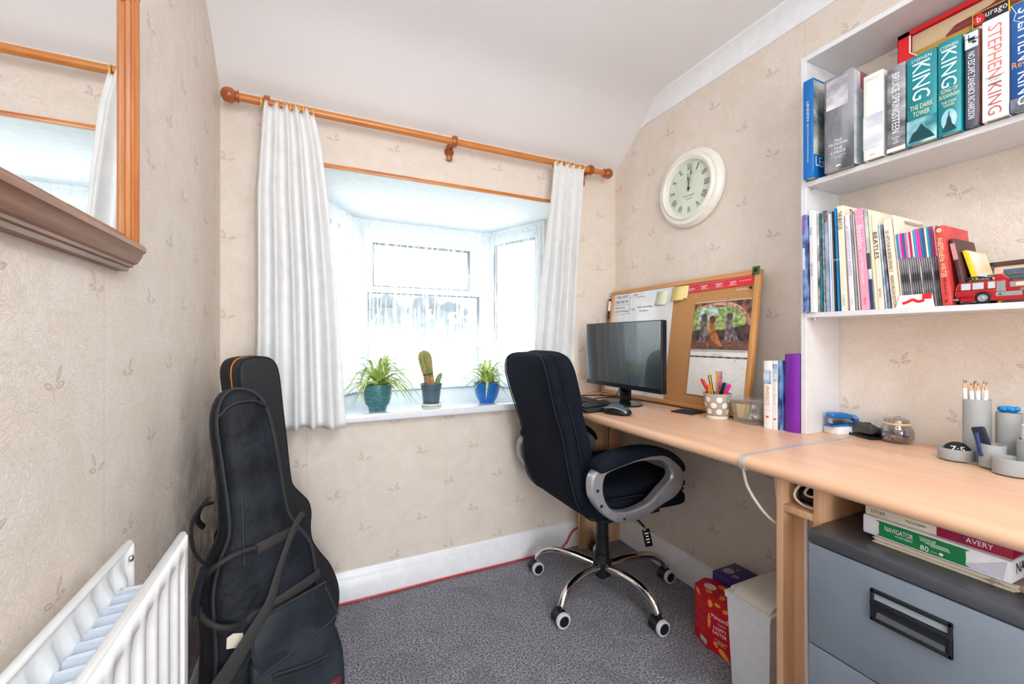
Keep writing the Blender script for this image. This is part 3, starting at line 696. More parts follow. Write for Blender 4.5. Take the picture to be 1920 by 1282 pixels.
put(G().tube([(spine(z)+(x-spine(z))*.995, (dy-.010)*thk_(z), z) for x, z in ol], .004, 8, closed=True, sub=1).build('rear_piping', PIP, t))
# long seam down the neck and along the left side of the front
put(G().tube([(-.120, -.009, .86), (-.106, -.014, .74), (-.100, -.016, .65), (-.103, -.017, .56), (-.104, -.018, .50)], .0028, 8).build('neck_seam', PIP, t))
put(G().tube([(-.125, -.006, .50), (-.128, -.010, .42), (-.142, -.006, .36)], .003, 8).build('side_seam', PIP, t))
g = G(); cap = [(-.134, .845), (-.126, .872), (-.098, .897), (-.06, .888), (-.036, .858), (-.05, .862), (-.085, .868), (-.11, .855)]
put(G().tube([(-.134, -.006, .838), (-.11, -.017, .862), (-.085, -.020, .868), (-.058, -.018, .866), (-.030, -.004, .852)], (.0045, .003), 8).build('cap_seam', PIP, t))
# webbing bands
put(G().tube([(-.080, -.021, .526), (-.05, -.024, .532), (-.011, -.019, .537), (.022, -.005, .540)], (.0115, .0018), 8, flat=(0, 0, 1)).build('upper_band', WEB, t))
put(G().tube([(-.125, -.013, .382), (-.08, -.0215, .388), (-.02, -.027, .402), (.035, -.022, .412), (.062, -.012, .417)], (.0115, .0018), 8, flat=(0, 0, 1)).build('lower_band', WEB, t))
put(G().tube([(-.080, -.023, .529), (-.100, -.030, .534), (-.130, -.034, .533), (-.160, -.022, .520), (-.172, .006, .500)], .0062, 10).build('carry_handle', WEB, t))
put(G().tube([(-.121, -.018, .383), (-.145, -.032, .392), (-.168, -.028, .405), (-.184, -.004, .425), (-.186, .014, .44)], .0062, 10).build('carry_handle', WEB, t))
put(G().tube([(-.174, .004, .518), (-.182, .008, .49), (-.190, .010, .46), (-.192, .010, .432)], (.017, .007), 12, flat=(0, 1, 0)).build('handle_wrap', NYL2, t))
# front pocket with flap and zip
pk = sm2([(-.112, .30), (-.098, .16), (-.085, .06), (.06, .05), (.084, .12), (.086, .22), (.07, .30), (-.02, .33)], 3)
put(puff(G().prism(pk, (0, -.016, 0), (1, 0, 0), (0, 0, 1), (0, -.030, 0), .012, 4).build('pocket', NYL2, t, 60), .0025, 0, 5))
fl = [(-.095, .383), (-.085, .386), (.048, .398), (.056, .392), (.078, .325), (.076, .314), (.045, .300), (-.080, .275), (-.092, .278), (-.104, .298), (-.108, .340)]
put(G().prism(fl, (0, -.040, 0), (1, 0, 0), (0, 0, 1), (0, -.006, 0), .0025, 2).build('pocket_flap', NYL2, t, 50))
o = put(G().tube([(x, -.045, z) for x, z in fl], .0035, 8, closed=True, sub=2).build('flap_binding', PIP, t))
put(G().tube([(-.074, -.049, .262), (0, -.049, .244), (.050, -.047, .238), (.078, -.040, .244)], .0030, 8).build('pocket_zip', plain('zip_teeth', 62, 62, 68, .4, metal=.5), t))
put(G().tube([(-.074, -.049, .252), (0, -.049, .234), (.050, -.047, .228), (.078, -.040, .233)], .0024, 8).build('pocket_zip', PIP, t))
put(G().tube([(.035, -.008, .572), (.007, -.026, .552), (-.020, -.036, .510), (-.043, -.044, .470), (-.071, -.052, .412), (-.110, -.056, .368), (-.160, -.052, .312), (-.20, -.040, .262), (-.225, -.02, .20), (-.225, .02, .14), (-.19, .05, .08)],
    lambda s: ((.0075 if s < .3 else .0075+.010*min(1, (s-.3)*3)), .0016), 8, flat=(.5, 0, -.5)).build('shoulder_strap', WEB, t))
put(G().prism([(-.150, .350), (-.118, .338), (-.118, .366), (-.136, .374), (-.148, .371)], (0, -.024, 0), (1, 0, 0), (0, 0, 1), (0, -.0015, 0)).build('paper_tag', plain('cream_luggage_tag', 222, 212, 192, .6), t))
put(G().tube([(-.165, .03, .60), (-.178, .02, .622), (-.170, .01, .648), (-.150, .01, .650)], (.008, .004), 8).build('strap_buckle', BLK, t))
put(G().tube([(-.150, .04, .66), (-.184, .03, .62), (-.186, .03, .56), (-.165, .04, .52)], (.013, .003), 8, flat=(0, 1, 0)).build('strap_end', WEB, t))
lg = G(); ell(lg, (.052, -.0475, .165), (1, 0, .3), (-.3, 0, 1), .026, .0115); o = put(lg.build('badge', plain('dark_red_badge', 96, 34, 44, .5), t, 0))
lg = G(); c = Vector((.052, -.048, .165)); 
for a in range(5):
    th = .3+a*1.256; lg.poly([c, c+Vector((math.cos(th)*.012, 0, math.sin(th)*.009)), c+Vector((math.cos(th+.5)*.006, 0, math.sin(th+.5)*.006))])
put(lg.build('badge_star', plain('badge_pink', 190, 90, 100, .5), t, 0))

# ------------------------------------------------------------------ office chair
CX, CY = 1.039, 1.363
t = thing('office_chair', 'black fabric high-backed office chair with silver loop arms, at the desk', 'office chair', (CX, CY, 0))
def sring(c, wv, tv, e, n=44):
    c = Vector(c); wv = Vector(wv); tv = Vector(tv); r = []
    for i in range(n):
        a = 2*PI*i/n; ca, sa = math.cos(a), math.sin(a)
        r.append(c+wv*math.copysign(abs(ca)**(2/e), ca)+tv*math.copysign(abs(sa)**(2/e), sa))
    return r
def pathloft(sts, e, cy=0, sub=5, n=44):
    """sts = (f, z, half width, half thickness); width along y"""
    S4 = []
    P = [Vector(s[:3]) for s in sts]; Q = [Vector((s[3], s[4] if len(s) > 4 else cy, 0)) for s in sts]
    P = smooth(P, sub); Q = smooth(Q, sub); R = []
    for i, (p, q) in enumerate(zip(P, Q)):
        a = P[max(0, i-1)]; b_ = P[min(len(P)-1, i+1)]; d = Vector((b_.x-a.x, 0, b_.y-a.y)).normalized()
        R.append(sring((p.x, q.y, p.y), (0, max(p.z, .002), 0), Vector((d.z, 0, -d.x))*max(q.x, .001), e, n))
    return R
YO = -.018
shell = [(-.06, .372, .10, .004, -.01), (-.085, .374, .135, .018, -.01), (-.125, .385, .165, .028, -.01), (-.185, .415, .190, .030, -.008), (-.222, .46, .196, .030, -.006), (-.240, .53, .185, .030, -.008),
         (-.255, .61, .172, .029, -.012), (-.272, .69, .171, .028, -.012), (-.298, .78, .178, .028, .0), (-.318, .86, .184, .027, .008), (-.326, .905, .176, .026, .010), (-.327, .935, .150, .024, .010), (-.325, .949, .10, .014, .010), (-.324, .952, .05, .003, .01)]
G().rings(pathloft(shell, 5)).build('back_shell', FAB, t, 70)
cush = [(-.150, .43, .15, .012, -.01), (-.166, .46, .178, .034, -.008), (-.180, .52, .180, .043, -.008), (-.192, .58, .172, .042, -.010), (-.203, .64, .166, .038, -.012), (-.213, .69, .166, .030, -.012), (-.222, .715, .168, .026, -.010), (-.228, .735, .171, .034, -.006),
        (-.238, .79, .176, .042, 0), (-.252, .85, .181, .043, .006), (-.262, .905, .176, .040, .010), (-.266, .940, .150, .034, .010), (-.267, .958, .105, .020, .010), (-.267, .963, .06, .004, .01)]
G().rings(pathloft(cush, 3.2)).build('back_cushion', FAB, t, 70)
mid_ = [(-.175, .50, .170, .010, -.008), (-.190, .56, .180, .030, -.009), (-.205, .62, .176, .034, -.012), (-.224, .70, .172, .034, -.012), (-.250, .78, .180, .036, .0), (-.275, .86, .187, .036, .008), (-.285, .91, .180, .034, .010), (-.288, .942, .152, .026, .010), (-.288, .956, .11, .010, .010)]
G().rings(pathloft(mid_, 4.2)).build('side_bolster', FAB, t, 70)
def edgeline(sts, off, e_):
    P = smooth([Vector(s[:3]) for s in sts], 5); Q = smooth([Vector((s[3], s[4], 0)) for s in sts], 5); L, Rr = [], []
    for i, (p, q) in enumerate(zip(P, Q)):
        a = P[max(0, i-1)]; b_ = P[min(len(P)-1, i+1)]; d = Vector((b_.x-a.x, 0, b_.y-a.y)).normalized(); nn = Vector((d.z, 0, -d.x))
        c = Vector((p.x, 0, p.y))+nn*q.x*off
        L.append(Vector((c.x, q.y-p.z*e_, c.z))); Rr.append(Vector((c.x, q.y+p.z*e_, c.z)))
    return L+Rr[::-1]
G().tube(edgeline(shell[2:], -.93, .93), .0026, 6, closed=False, sub=1).build('piping', FABS, t)
G().tube(edgeline(shell[2:], .85, .97), .0026, 6, closed=False, sub=1).build('piping', FABS, t)
# seat
seat = [(-.20, .420, .15, .02, 0), (-.17, .418, .200, .036, 0), (-.08, .414, .215, .040, 0), (.05, .414, .220, .042, 0), (.16, .414, .228, .042, 0), (.205, .410, .224, .036, 0), (.222, .406, .210, .024, 0), (.230, .404, .17, .006, 0)]
def hl(sts, e, sub=5):
    P = smooth([Vector(s[:3]) for s in sts], sub); Q = smooth([Vector((s[3], s[4], 0)) for s in sts], sub)
    return [sring((p.x, q.y, p.y), (0, max(p.z, .002), 0), (0, 0, max(q.x, .001)), e) for p, q in zip(P, Q)]
G().rings(hl(seat, 4)).build('seat_base_pad', FAB, t, 70)
top = [(-.19, .452, .14, .012, 0), (-.16, .460, .185, .028, 0), (-.06, .464, .200, .034, 0), (.06, .467, .205, .036, 0), (.16, .470, .222, .034, 0), (.208, .466, .220, .028, 0), (.228, .461, .205, .018, 0), (.237, .458, .165, .004, 0)]
G().rings(hl(top, 3.5)).build('seat_cushion', FAB, t, 70)
G().tube([(x, y, z) for x, y, z in [(-.12, -.203, .448), (.0, -.212, .450), (.14, -.222, .448), (.205, -.218, .442), (.230, -.17, .438), (.233, 0, .437), (.230, .17, .438), (.205, .218, .442), (.14, .222, .448), (0, .212, .450), (-.12, .203, .448)]], .003, 6).build('piping', FABS, t)
# loop arms
outer = [(.806, .589), (.784, .567), (.781, .527), (.792, .489), (.828, .446), (.874, .411), (.92, .394), (.979, .389), (1.031, .401), (1.082, .431), (1.149, .460), (1.180, .501), (1.173, .542), (1.149, .567), (1.10, .600), (1.05, .608), (.975, .609), (.885, .596), (.84, .586)]
inner = [(.840, .573), (.827, .538), (.831, .501), (.851, .465), (.891, .440), (.950, .434), (1.018, .452), (1.069, .487), (1.115, .520), (1.117, .545), (1.102, .566), (1.069, .588), (1.01, .597), (.956, .597), (.885, .586)]
def polar(pts, c, n):
    P = sm2(pts, 6); pol = sorted((math.atan2(z-c[1], x-c[0]), math.hypot(x-c[0], z-c[1])) for x, z in P)
    pol = [(pol[-1][0]-2*PI, pol[-1][1])]+pol+[(pol[0][0]+2*PI, pol[0][1])]; r = []
    for i in range(n):
        a = -PI+2*PI*i/n; r.append((a, lerp(a, pol)))
    return r
pc = (.985, .505)
for side in (-1, 1):
    AS = .268 if side < 0 else .246
    po, pi = polar(outer, pc, 96), polar(inner, pc, 96); R = []
    prof_ = [(0, -.7), (0, .7), (.12, 1), (.88, 1), (1, .7), (1, -.7), (.88, -1), (.12, -1)]
    for (a, ro), (_, ri) in zip(po, pi):
        row = []
        hwid = .019
        for k, s in prof_:
            r = ri+(ro-ri)*k; x = pc[0]+r*math.cos(a)-CX; z = pc[1]+r*math.sin(a)
            row.append((x, side*AS+s*hwid-(.0 if z > .45 else side*(.45-z)*.35), z))
        R.append(row)
    R.append(R[0])
    arm = G().rings(R, False).build('arm', SILVER, t, 40)
    g = G()
    for (x, z) in ((-.236, .526), (-.222, .475), (-.118, .412)):
        yy = side*AS+side*.019-(0 if z > .45 else side*(.45-z)*.35); g.lathe([(0, .0005), (.0035, .0005), (.0045, .0012), (.0055, .0012), (.0055, .0)], (x, yy, z), (0, side, 0), 14)
    g.build('bolt', BLK, arm)
    tp_ = [(.800, .601), (.806, .615), (.840, .634), (.932, .646), (1.018, .643), (1.102, .622), (1.165, .580), (1.194, .540)]
    bt_ = [(.801, .588), (.812, .578), (.836, .578), (.890, .588), (.975, .603), (1.060, .606), (1.100, .596), (1.150, .564), (1.186, .530)]
    tS = smooth([Vector((x, 0, z)) for x, z in tp_], 6); bS = smooth([Vector((x, 0, z)) for x, z in bt_], 6); R = []; nn = 40
    for i in range(nn+1):
        a = tS[int(round(i/nn*(len(tS)-1)))]; b_ = bS[int(round(i/nn*(len(bS)-1)))]
        c = (a+b_)/2; c.x -= CX; c.y = side*AS; hv = (a-b_)/2; k = .031*(1-.75*abs(2*i/nn-1)**6)
        R.append(sring(c, (0, k, 0), hv, 3, 24))
    G().rings(R).build('armrest_pad', FAB, t, 70)
# mechanism, gas lift, five star base
g = G(); g.box((-.10, -.075, .335), (.10, .075, .372), .008); g.box((-.13, -.20, .366), (.11, .20, .378), .003); g.build('tilt_mechanism', BLK, t)
G().tube([(.03, -.06, .345), (.04, -.15, .335), (.045, -.19, .318)], .004, 8).build('lever', BLK, t)
o = G().box((-.014, -.003, -.065), (.014, .003, 0), .005).build('warning_tag', BLKG, t); o.location = (.048, -.192, .312); o.rotation_euler = (0, math.radians(-12), math.radians(-25))
g = G(); 
for k in range(4): quad(g, (0, -.0035, -.015-.011*k), (1, 0, 0), (0, 0, 1), .014-.004*(k % 2), .004)
g.build('warning_print', WHITE, o, 0)
g = G(); g.lathe([(0, .052), (.020, .052), (.024, .060), (.036, .066), (.037, .12), (.030, .128), (.030, .150), (.0265, .152), (.0265, .215), (.0245, .217), (.0245, .275), (.029, .278), (.029, .30), (.022, .302), (.022, .34), (0, .34)])
g.build('gas_lift', BLK, t)
leg0 = None
for k in range(5):
    a = math.radians(130.5-14.4*0+72*k); d = Vector((math.cos(a), math.sin(a), 0))
    pts = [d*.030+Vector((0, 0, .098)), d*.10+Vector((0, 0, .112)), d*.17+Vector((0, 0, .118)), d*.225+Vector((0, 0, .110)), d*.262+Vector((0, 0, .090)), d*.281+Vector((0, 0, .060))]
    lg = G().tube(pts, lambda s: (.0165-.003*s, .015-.0025*s), 14, sub=6).build('base_leg', CHROME, t)
    ax = Vector((math.cos(math.radians(-92)), math.sin(math.radians(-92)), 0)); c = d*.285+Vector((0, 0, .0265)); u_ = Vector((-ax.y, ax.x, 0))
    cs = G(); cs.cyl(c-ax*.0245, c+ax*.013, .0262, n=28); cs.cyl(c+Vector((0, 0, .015)), c+Vector((0, 0, .042)), .009)
    co = cs.build('caster', BLK, t)
    w_ = G(); w_.lathe([(.0, .0262), (.022, .0262), (.0250, .0256), (.0265, .0238), (.0265, .014), (0, .014)], c, ax, 28); w_.build('wheel_rim', plain('pale_grey_wheel', 214, 215, 220, .35), co)
    w_ = G(); w_.lathe([(0, .0285), (.015, .0285), (.0182, .0274), (.0188, .0262), (.0188, .0245), (0, .0245)], c, ax, 28); w_.build('wheel_cap', BLK, co)
# ------------------------------------------------------------------ desks
ZD = .741; DX = .872
def desktop(g, y0, y1, x1=XR-.001):
    pr = [(DX+.016, ZD), (DX+.006, ZD-.003), (DX+.001, ZD-.010), (DX, ZD-.018), (DX+.004, ZD-.026), (DX+.012, ZD-.030), (x1, ZD-.030), (x1, ZD)]
    g.prism(pr, (0, y0, 0), (1, 0, 0), (0, 0, 1), (0, y1-y0, 0))
t = thing('desk', 'beech laminate desk carrying the monitor, by the window wall', 'desk', (0, 0, 0))
g = G(); desktop(g, .640, YW-.001); g.build('desktop', BEECH, t, 40)
G().box((1.135, 1.662, 0), (XR-.02, 1.680, .711), .002).build('end_panel', BEECHV, t)
G().box((1.10, 1.664, .60), (1.135, 1.68, .711), .002).build('end_panel_bracket', BEECHV, t)
t = thing('desk', 'beech laminate desk nearer the camera, over the grey filing cabinet', 'desk', (0, 0, 0))
g = G(); desktop(g, -.55, .631); g.build('desktop', BEECH, t, 40)
G().box((.930, .577, 0), (XR-.02, .592, .711), .001).build('side_panel', BEECHV, t)
G().box((.930, .501, 0), (XR-.02, .516, .711), .001).build('side_panel', BEECHV, t)
G().box((.931, .516, .628), (1.30, .577, .643), .001).build('shelf', BEECHV, t)
G().box((.968, .516, 0), (.980, .577, .628), .001).build('infill_panel', BEECHV, t)
G().box((.93, -.54, 0), (XR-.02, -.525, .711), .001).build('side_panel', BEECHV, t)
t = thing('joint_strip', 'thin metal strip wrapped over the joint between the two desktops', 'strip', (0, 0, 0))
g = G(); pr = [(DX+.016, ZD+.0012), (DX+.004, ZD-.002), (DX-.0015, ZD-.010), (DX-.002, ZD-.018), (DX+.002, ZD-.028), (DX+.012, ZD-.032), (DX+.03, ZD-.032), (DX+.03, ZD-.0302), (DX+.013, ZD-.0302), (DX, ZD-.018), (DX+.001, ZD-.010), (DX+.006, ZD-.003), (DX+.016, ZD+.0001), (XR-.01, ZD+.0001), (XR-.01, ZD+.0012)]
g.prism(pr, (0, .6285, 0), (1, 0, 0), (0, 0, 1), (0, .013, 0)); g.build('strip', mat('brushed_strip', S(214, 212, 210), .42, metal=.6), t, 40)
# white hanging flex and cables under the desk
def cable(name, label, pts, r, m, cat='cable', sub=8):
    o = G().tube(pts, r, 8, sub=sub).build(name, m, None, 60); return tag(o, label, cat)
CW = plain('white_flex', 214, 206, 196, .5)
cable('power_cable', 'pale flex hanging in a loop under the joint of the desks', [(.905, .655, .705), (.915, .65, .66), (.93, .628, .615), (.945, .606, .590), (.95, .598, .60), (.945, .600, .66), (.94, .602, .7095)], .0035, CW)
cable('power_cable', 'thin black lead crossing behind the pale flex under the desk', [(.97, .660, .709), (.99, .640, .68), (1.00, .610, .66), (1.01, .596, .65)], .0022, BLK)
cable('power_cable', 'white lead running down the recessed panel of the desk support', [(.964, .549, .626), (.964, .549, .45), (.9635, .546, .2), (.964, .542, .01)], .0036, plain('white_lead', 232, 228, 226, .45))
t = thing('power_adapter', 'black power adapter lying on the small shelf of the desk support', 'power adapter', (1.02, .545, .643))
G().box((-.05, -.026, .0008), (.07, .026, .034), .008, 3).build('adapter_body', BLKG, t)
cable('coiled_lead', 'white lead coiled over the black power adapter on the small shelf', [(.965, .548, .700), (.950, .560, .680), (.946, .562, .662), (.948, .548, .650), (.955, .525, .647), (.965, .5205, .66), (.960, .522, .690), (.962, .54, .688), (.958, .548, .672), (.962, .534, .668), (.972, .522, .683)], .0026, plain('white_lead', 232, 228, 226, .45))
cable('extension_lead', 'red cable laid along the foot of the window wall skirting board', [(.05, 1.694, .006), (.25, 1.692, .006), (.5, 1.695, .006), (.75, 1.691, .006), (.93, 1.694, .006), (1.03, 1.692, .008), (1.075, 1.688, .03), (1.10, 1.686, .07), (1.128, 1.690, .088), (1.16, 1.694, .09)], .0035, plain('red_flex', 206, 52, 44, .45))
cable('monitor_cable', 'black cables drooping under the desk behind the chair', [(1.17, 1.56, .706), (1.16, 1.5, .66), (1.165, 1.43, .640), (1.18, 1.36, .65), (1.19, 1.33, .706)], .003, BLK)
cable('monitor_cable', 'brown lead hanging down behind the desk end', [(1.25, 1.60, .706), (1.25, 1.59, .62), (1.262, 1.61, .5), (1.268, 1.62, .35)], .003, plain('brown_flex', 120, 84, 66, .5))
cable('monitor_cable', 'black cable tangle on the desk left of the monitor foot, thick lead', [(1.06, 1.56, .745), (1.10, 1.60, .746), (1.16, 1.585, .7455), (1.21, 1.55, .7455), (1.225, 1.53, .7455), (1.245, 1.48, .750), (1.24, 1.44, .78)], .0028, BLK)
cable('monitor_cable', 'black cable looping forward to the keyboard', [(1.045, 1.475, .7445), (1.08, 1.490, .7445), (1.12, 1.505, .7445), (1.16, 1.51, .7445), (1.21, 1.50, .7445), (1.235, 1.49, .79)], .0022, BLK)
cable('monitor_cable', 'dark reddish cable along the foot of the noticeboard', [(1.21, 1.60, .7447), (1.20, 1.50, .7447), (1.235, 1.42, .7447), (1.262, 1.30, .7447), (1.268, 1.1, .7447), (1.264, .93, .7447), (1.275, .85, .7447)], .0028, plain('dark_red_flex', 92, 44, 30, .5))

# ------------------------------------------------------------------ monitor, keyboard, mouse
t = thing('monitor', 'black widescreen computer monitor in front of the whiteboard', 'monitor', (1.125, 1.357, ZD+.0005))
g = G(); g.box((-.004, -.231, .064), (.022, .231, .334), .004, 3); g.box((.022, -.14, .10), (.042, .14, .29), .012, 3); g.build('housing', BLK, t)
G().box((-.0052, -.2275, .0825), (-.0042, .2275, .3305)).build('screen', mat('screen_glass', S(46, 54, 58), .26, spec=1.0, coat=.8), t)
text('Lenovo', (-.0042, .200, .0735), (0, -1, 0), (0, 0, 1), .028, .0045, plain('faint_grey_print', 120, 122, 126, .5), t)
g = G(); g.box((.018, -.030, .012), (.034, .030, .17), .004); g.build('stand_neck', BLKG, t)
g = G(); g.lathe([(0, 0), (.098, 0), (.100, .002), (.098, .005), (.05, .010), (.03, .012), (0, .012)], n=48); bmesh.ops.scale(g.b, vec=(.80, 1.0, 1), verts=g.b.verts); g.build('stand_foot', BLKG, t)
t = thing('keyboard', 'black computer keyboard at the front edge of the desk', 'keyboard', (.958, 1.430, ZD+.0005), math.radians(-6))
G().prism([(-.066, .004), (-.060, .0), (.066, .0), (.070, .006), (.070, .018), (.064, .021), (-.062, .011), (-.066, .008)], (0, -.205, 0), (1, 0, 0), (0, 0, 1), (0, .41, 0), .002).build('keyboard_body', BLK, t, 40)
k0 = None; KEYM = plain('key_black', 30, 31, 34, .35)
for r in range(6):
    for c in range(19):
        wd = .0168
        if r == 0 and 5 <= c <= 10:
            if c > 5: continue
            yw = .098; yc = .187-.0197*7.5
        else: yw = wd; yc = .187-.0197*c-(.0052 if c > 13 else 0)
        if (c == 14 or (c > 14 and False)) and r in (2,): continue
        x = -.050+.0185*r; z = .0128+(x+.062)/.126*.0095
        if k0 is None:
            k0 = G().box((-.0072, -.5, 0), (.0072, .5, .005), .0012, 1).build('key', KEYM, t); o = k0
        else: o = k0.copy(); sc.collection.objects.link(o)
        o.location = (x, yc, z); o.scale = (1, yw, 1); o.rotation_euler = (0, -.075, 0)
g = G()
for r in range(6):
    for c in range(14):
        x = -.050+.0185*r; g.mi = 0; quad(g, (x-.002, .187-.0197*c+.003, .0128+(x+.062)/.126*.0095+.0053), (0, -1, 0), (1, 0, 0), .0035, .003)
g.build('key_legends', plain('legend_grey', 170, 172, 176, .6), t, 0)
t = thing('computer_mouse', 'grey and black wireless mouse on the desk right of the keyboard', 'mouse', (.957, 1.170, ZD+.0008), math.radians(-70))
def mring(x, wy, h, z0): return [(x, wy*math.cos(a), z0+(h*math.sin(a) if a < PI else .004*math.sin(a))) for a in [2*PI*i/24 for i in range(24)]]
G().rings([mring(x, wy, h, .006) for x, wy, h in ((-.050, .004, .002), (-.048, .016, .010), (-.038, .026, .020), (-.02, .0305, .027), (0, .0295, .0295), (.02, .027, .027), (.036, .0255, .020), (.046, .019, .011), (.050, .006, .003))]).build('mouse_body', BLK, t, 70)
MG = mat('mouse_slate', S(72, 86, 98), .3)
def marc(x, wy, h, z0): return [(x, wy*math.cos(a), z0+h*math.sin(a)) for a in [math.radians(32)+math.radians(116)*i/12 for i in range(13)]]
G().rings([marc(x, wy, h, .0072) for x, wy, h in ((-.030, .028, .024), (-.02, .0305, .027), (0, .0295, .0295), (.02, .027, .027), (.036, .0255, .020), (.045, .020, .012))], False, False).build('top_shell', MG, t, 70)
for s in (1, -1):
    G().tube([(-.044, s*.016, .0205), (-.02, s*.0268, .0235), (0, s*.0258, .0255), (.02, s*.0238, .0235), (.036, s*.022, .0185), (.046, s*.016, .011)], .0020, 8).build('side_trim', mat('mouse_pale_trim', S(150, 172, 196), .25, metal=.3), t)
G().cyl((.028, -.003, .0270), (.028, .003, .0270), .006, n=18).build('scroll_wheel', BLK, t)
o = thing('coaster', 'square black coaster on the desk under the noticeboard', 'coaster', (1.208, 1.092, ZD+.0005), math.radians(10))
G().box((-.036, -.042, 0), (.036, .042, .004), .001).build('pad', plain('black_felt', 30, 30, 32, .8), o)

# ------------------------------------------------------------------ noticeboard, half whiteboard half cork
BL = math.hypot(.07, .504); ANG = math.atan2(.07, .504)
t = thing('noticeboard', 'pine framed noticeboard, half whiteboard and half cork, leaning on the wall behind the monitor', 'noticeboard', (1.285, 1.685, ZD+.0005))
t.rotation_euler = (0, ANG, 0)
# local: y negative = to the right, z up the board, -x towards the room
BW = .777; BH = .505
CORK = mat('cork_sheet', S(200, 150, 98), .9, noise=(190, S(184, 132, 82), (1, 1, 1), .6), bump=(240, .5, .001))
def fl_(name, ya, yb, za, zb, d=-.002, th=.0012, m=WHITE, par=None, bev=0): return G().box((d-th, -yb, za), (d, -ya, zb), bev).build(name, m, par)
G().box((-.002, -BW+.004, .004), (.008, -.004, BH-.004)).build('backing', plain('board_backing', 150, 120, 90, .8), t)
fl_('cork_panel', .405, BW-.018, .018, BH-.018, -.002, .003, CORK, t)
fl_('whiteboard_panel', .014, .405, .018, BH-.018, -.002, .0035, plain('whiteboard', 232, 234, 238, .18, coat=.5), t)
for nm, a in (('frame_rail', ((0, BW, BH-.018, BH))), ('frame_rail', (0, BW, 0, .018)), ('frame_stile', (0, .018, .018, BH-.018)), ('frame_stile', (BW-.020, BW, .018, BH-.018))):
    G().box((-.011, -a[1], a[2]), (.008, -a[0], a[3]), .003).build(nm, BOARDF if 'stile' not in nm else wood('board_pine_stile', S(222, 164, 100), S(200, 140, 80), 2, .5), t)
INK = plain('black_marker_ink', 34, 34, 40, .5); R_ = (0, -1, 0); U_ = (0, 0, 1)
g = G()
def bt(s, y, z, wd, h): text(s, (-.0056, -y, z), R_, U_, wd, h, INK, g=g)
bt('TIME LIMITS', .080, .471, .085, .014); bt('EVERY MATTER', .082, .447, .092, .014); bt('Memory box', .072, .418, .072, .012); bt('every Monday', .086, .400, .098, .012)
bt('late', .175, .475, .030, .009); bt('memorising', .205, .462, .06, .007); bt('Last', .165, .408, .026, .012); bt('keep memorising', .240, .413, .088, .012); bt('and improve', .236, .395, .055, .011)
for (a, b_) in (((.024, .489), (.134, .484)), ((.134, .486), (.140, .386)), ((.026, .434), (.134, .431)), ((.024, .384), (.140, .388)), ((.136, .462), (.160, .470)), ((.022, .488), (.024, .384))):
    g.tube([(-.0056, -a[0], a[1]), (-.0056, -b_[0], b_[1])], .0007, 4, sub=1)
o = g.build('handwriting', INK, t, 0)
t2 = t
def onboard(name, label, cat, y, z, rot=0, group=None):
    """things pinned on the board: an Empty whose local x looks out of the board towards the room"""
    M = t2.matrix_basis if False else Matrix.Translation(Vector((1.285, 1.685, ZD+.0005))) @ Euler((0, ANG, 0)).to_matrix().to_4x4()
    p = M @ Vector((-.0055, -y, z)); e = thing(name, label, cat, p, 0, group); e.rotation_euler = (M.to_3x3() @ Euler((rot, 0, 0)).to_matrix()).to_euler(); return e
YEL = plain('sticky_note_yellow', 238, 214, 142, .7); PALE = plain('sticky_note_pale', 226, 230, 200, .7); PNK = plain('sticky_note_pink', 240, 150, 180, .7)
def sheet(g, w_, h, curl=.0, x0=0, th=.0004):
    R = []
    for j in range(9):
        q = j/8; z = h/2-h*q; R.append([(x0-curl*q*q, w_/2, z), (x0-curl*q*q, -w_/2, z)])
    for row in R: pass
    g.rings(R, False, False); return g
o = onboard('sticky_note', 'pale cream sticky note on the whiteboard half', 'sticky note', .338, .443); q = sheet(G(), .062, .062, .006).build('note', PALE, o, recalc=False); solid(q, .0003)
o = onboard('sticky_note', 'yellow sticky notes stuck at the top of the cork, beside the red ruler, front one', 'sticky note', .433, .452, -.03); q = sheet(G(), .068, .060, .010, -.003).build('note', YEL, o, recalc=False); solid(q, .001)
o = onboard('sticky_note', 'paler yellow sticky note peeping out behind the yellow ones on the cork', 'sticky note', .445, .458, .06); q = sheet(G(), .066, .052, .002, 0).build('note', plain('sticky_note_cream', 244, 226, 176, .7), o, recalc=False); solid(q, .0004)
o = onboard('sticky_note', 'pink sticky note at the right of the monitor, at the whiteboard edge', 'sticky note', .357, .200); q = sheet(G(), .062, .060, .004).build('note', PNK, o, recalc=False); solid(q, .0004)
G().box((-.0052, -.031, -.034), (-.0042, .031, -.031)).build('dark_edge', plain('dark_pink_edge', 160, 60, 92, .6), o)
REDM = plain('red_ruler', 222, 50, 62, .35)
o = onboard('ruler', 'red plastic ruler with white print along the top of the cork', 'ruler', .617, .469, -.012)
G().box((-.0022, -.135, -.0175), (-.0002, .135, .0175), .0005).build('blade', REDM, o)
g = G(); PWH = plain('white_print', 244, 240, 240, .5)
for k in range(61):
    y = .132-.0043*k; h = .006 if k % 5 == 0 else .0035; quad(g, (-.0025, y, .0172-h/2), R_, U_, .0006, h)
text('IOP+', (-.0024, .118, -.004), R_, U_, .028, .010, None, g=g)
for y0 in (.065, .0, -.055):
    for k in range(4): quad(g, (-.0025, y0-.004*(k % 2), .004-.0042*k), R_, U_, .032-.006*(k % 3), .0014)
text('iop.org/membership', (-.0024, -.106, .001), R_, U_, .046, .005, None, g=g); g.build('scale_print', PWH, o, 0)
for dy, nm in ((-.045, 'brass'),): G().sphere((-.005, dy, .0), .004).build('pin_head', plain('brass_pin', 178, 128, 66, .3, metal=1), o)
o = onboard('drawing_pin', 'dark brass drawing pin at the top right of the cork', 'drawing pin', .747, .443)
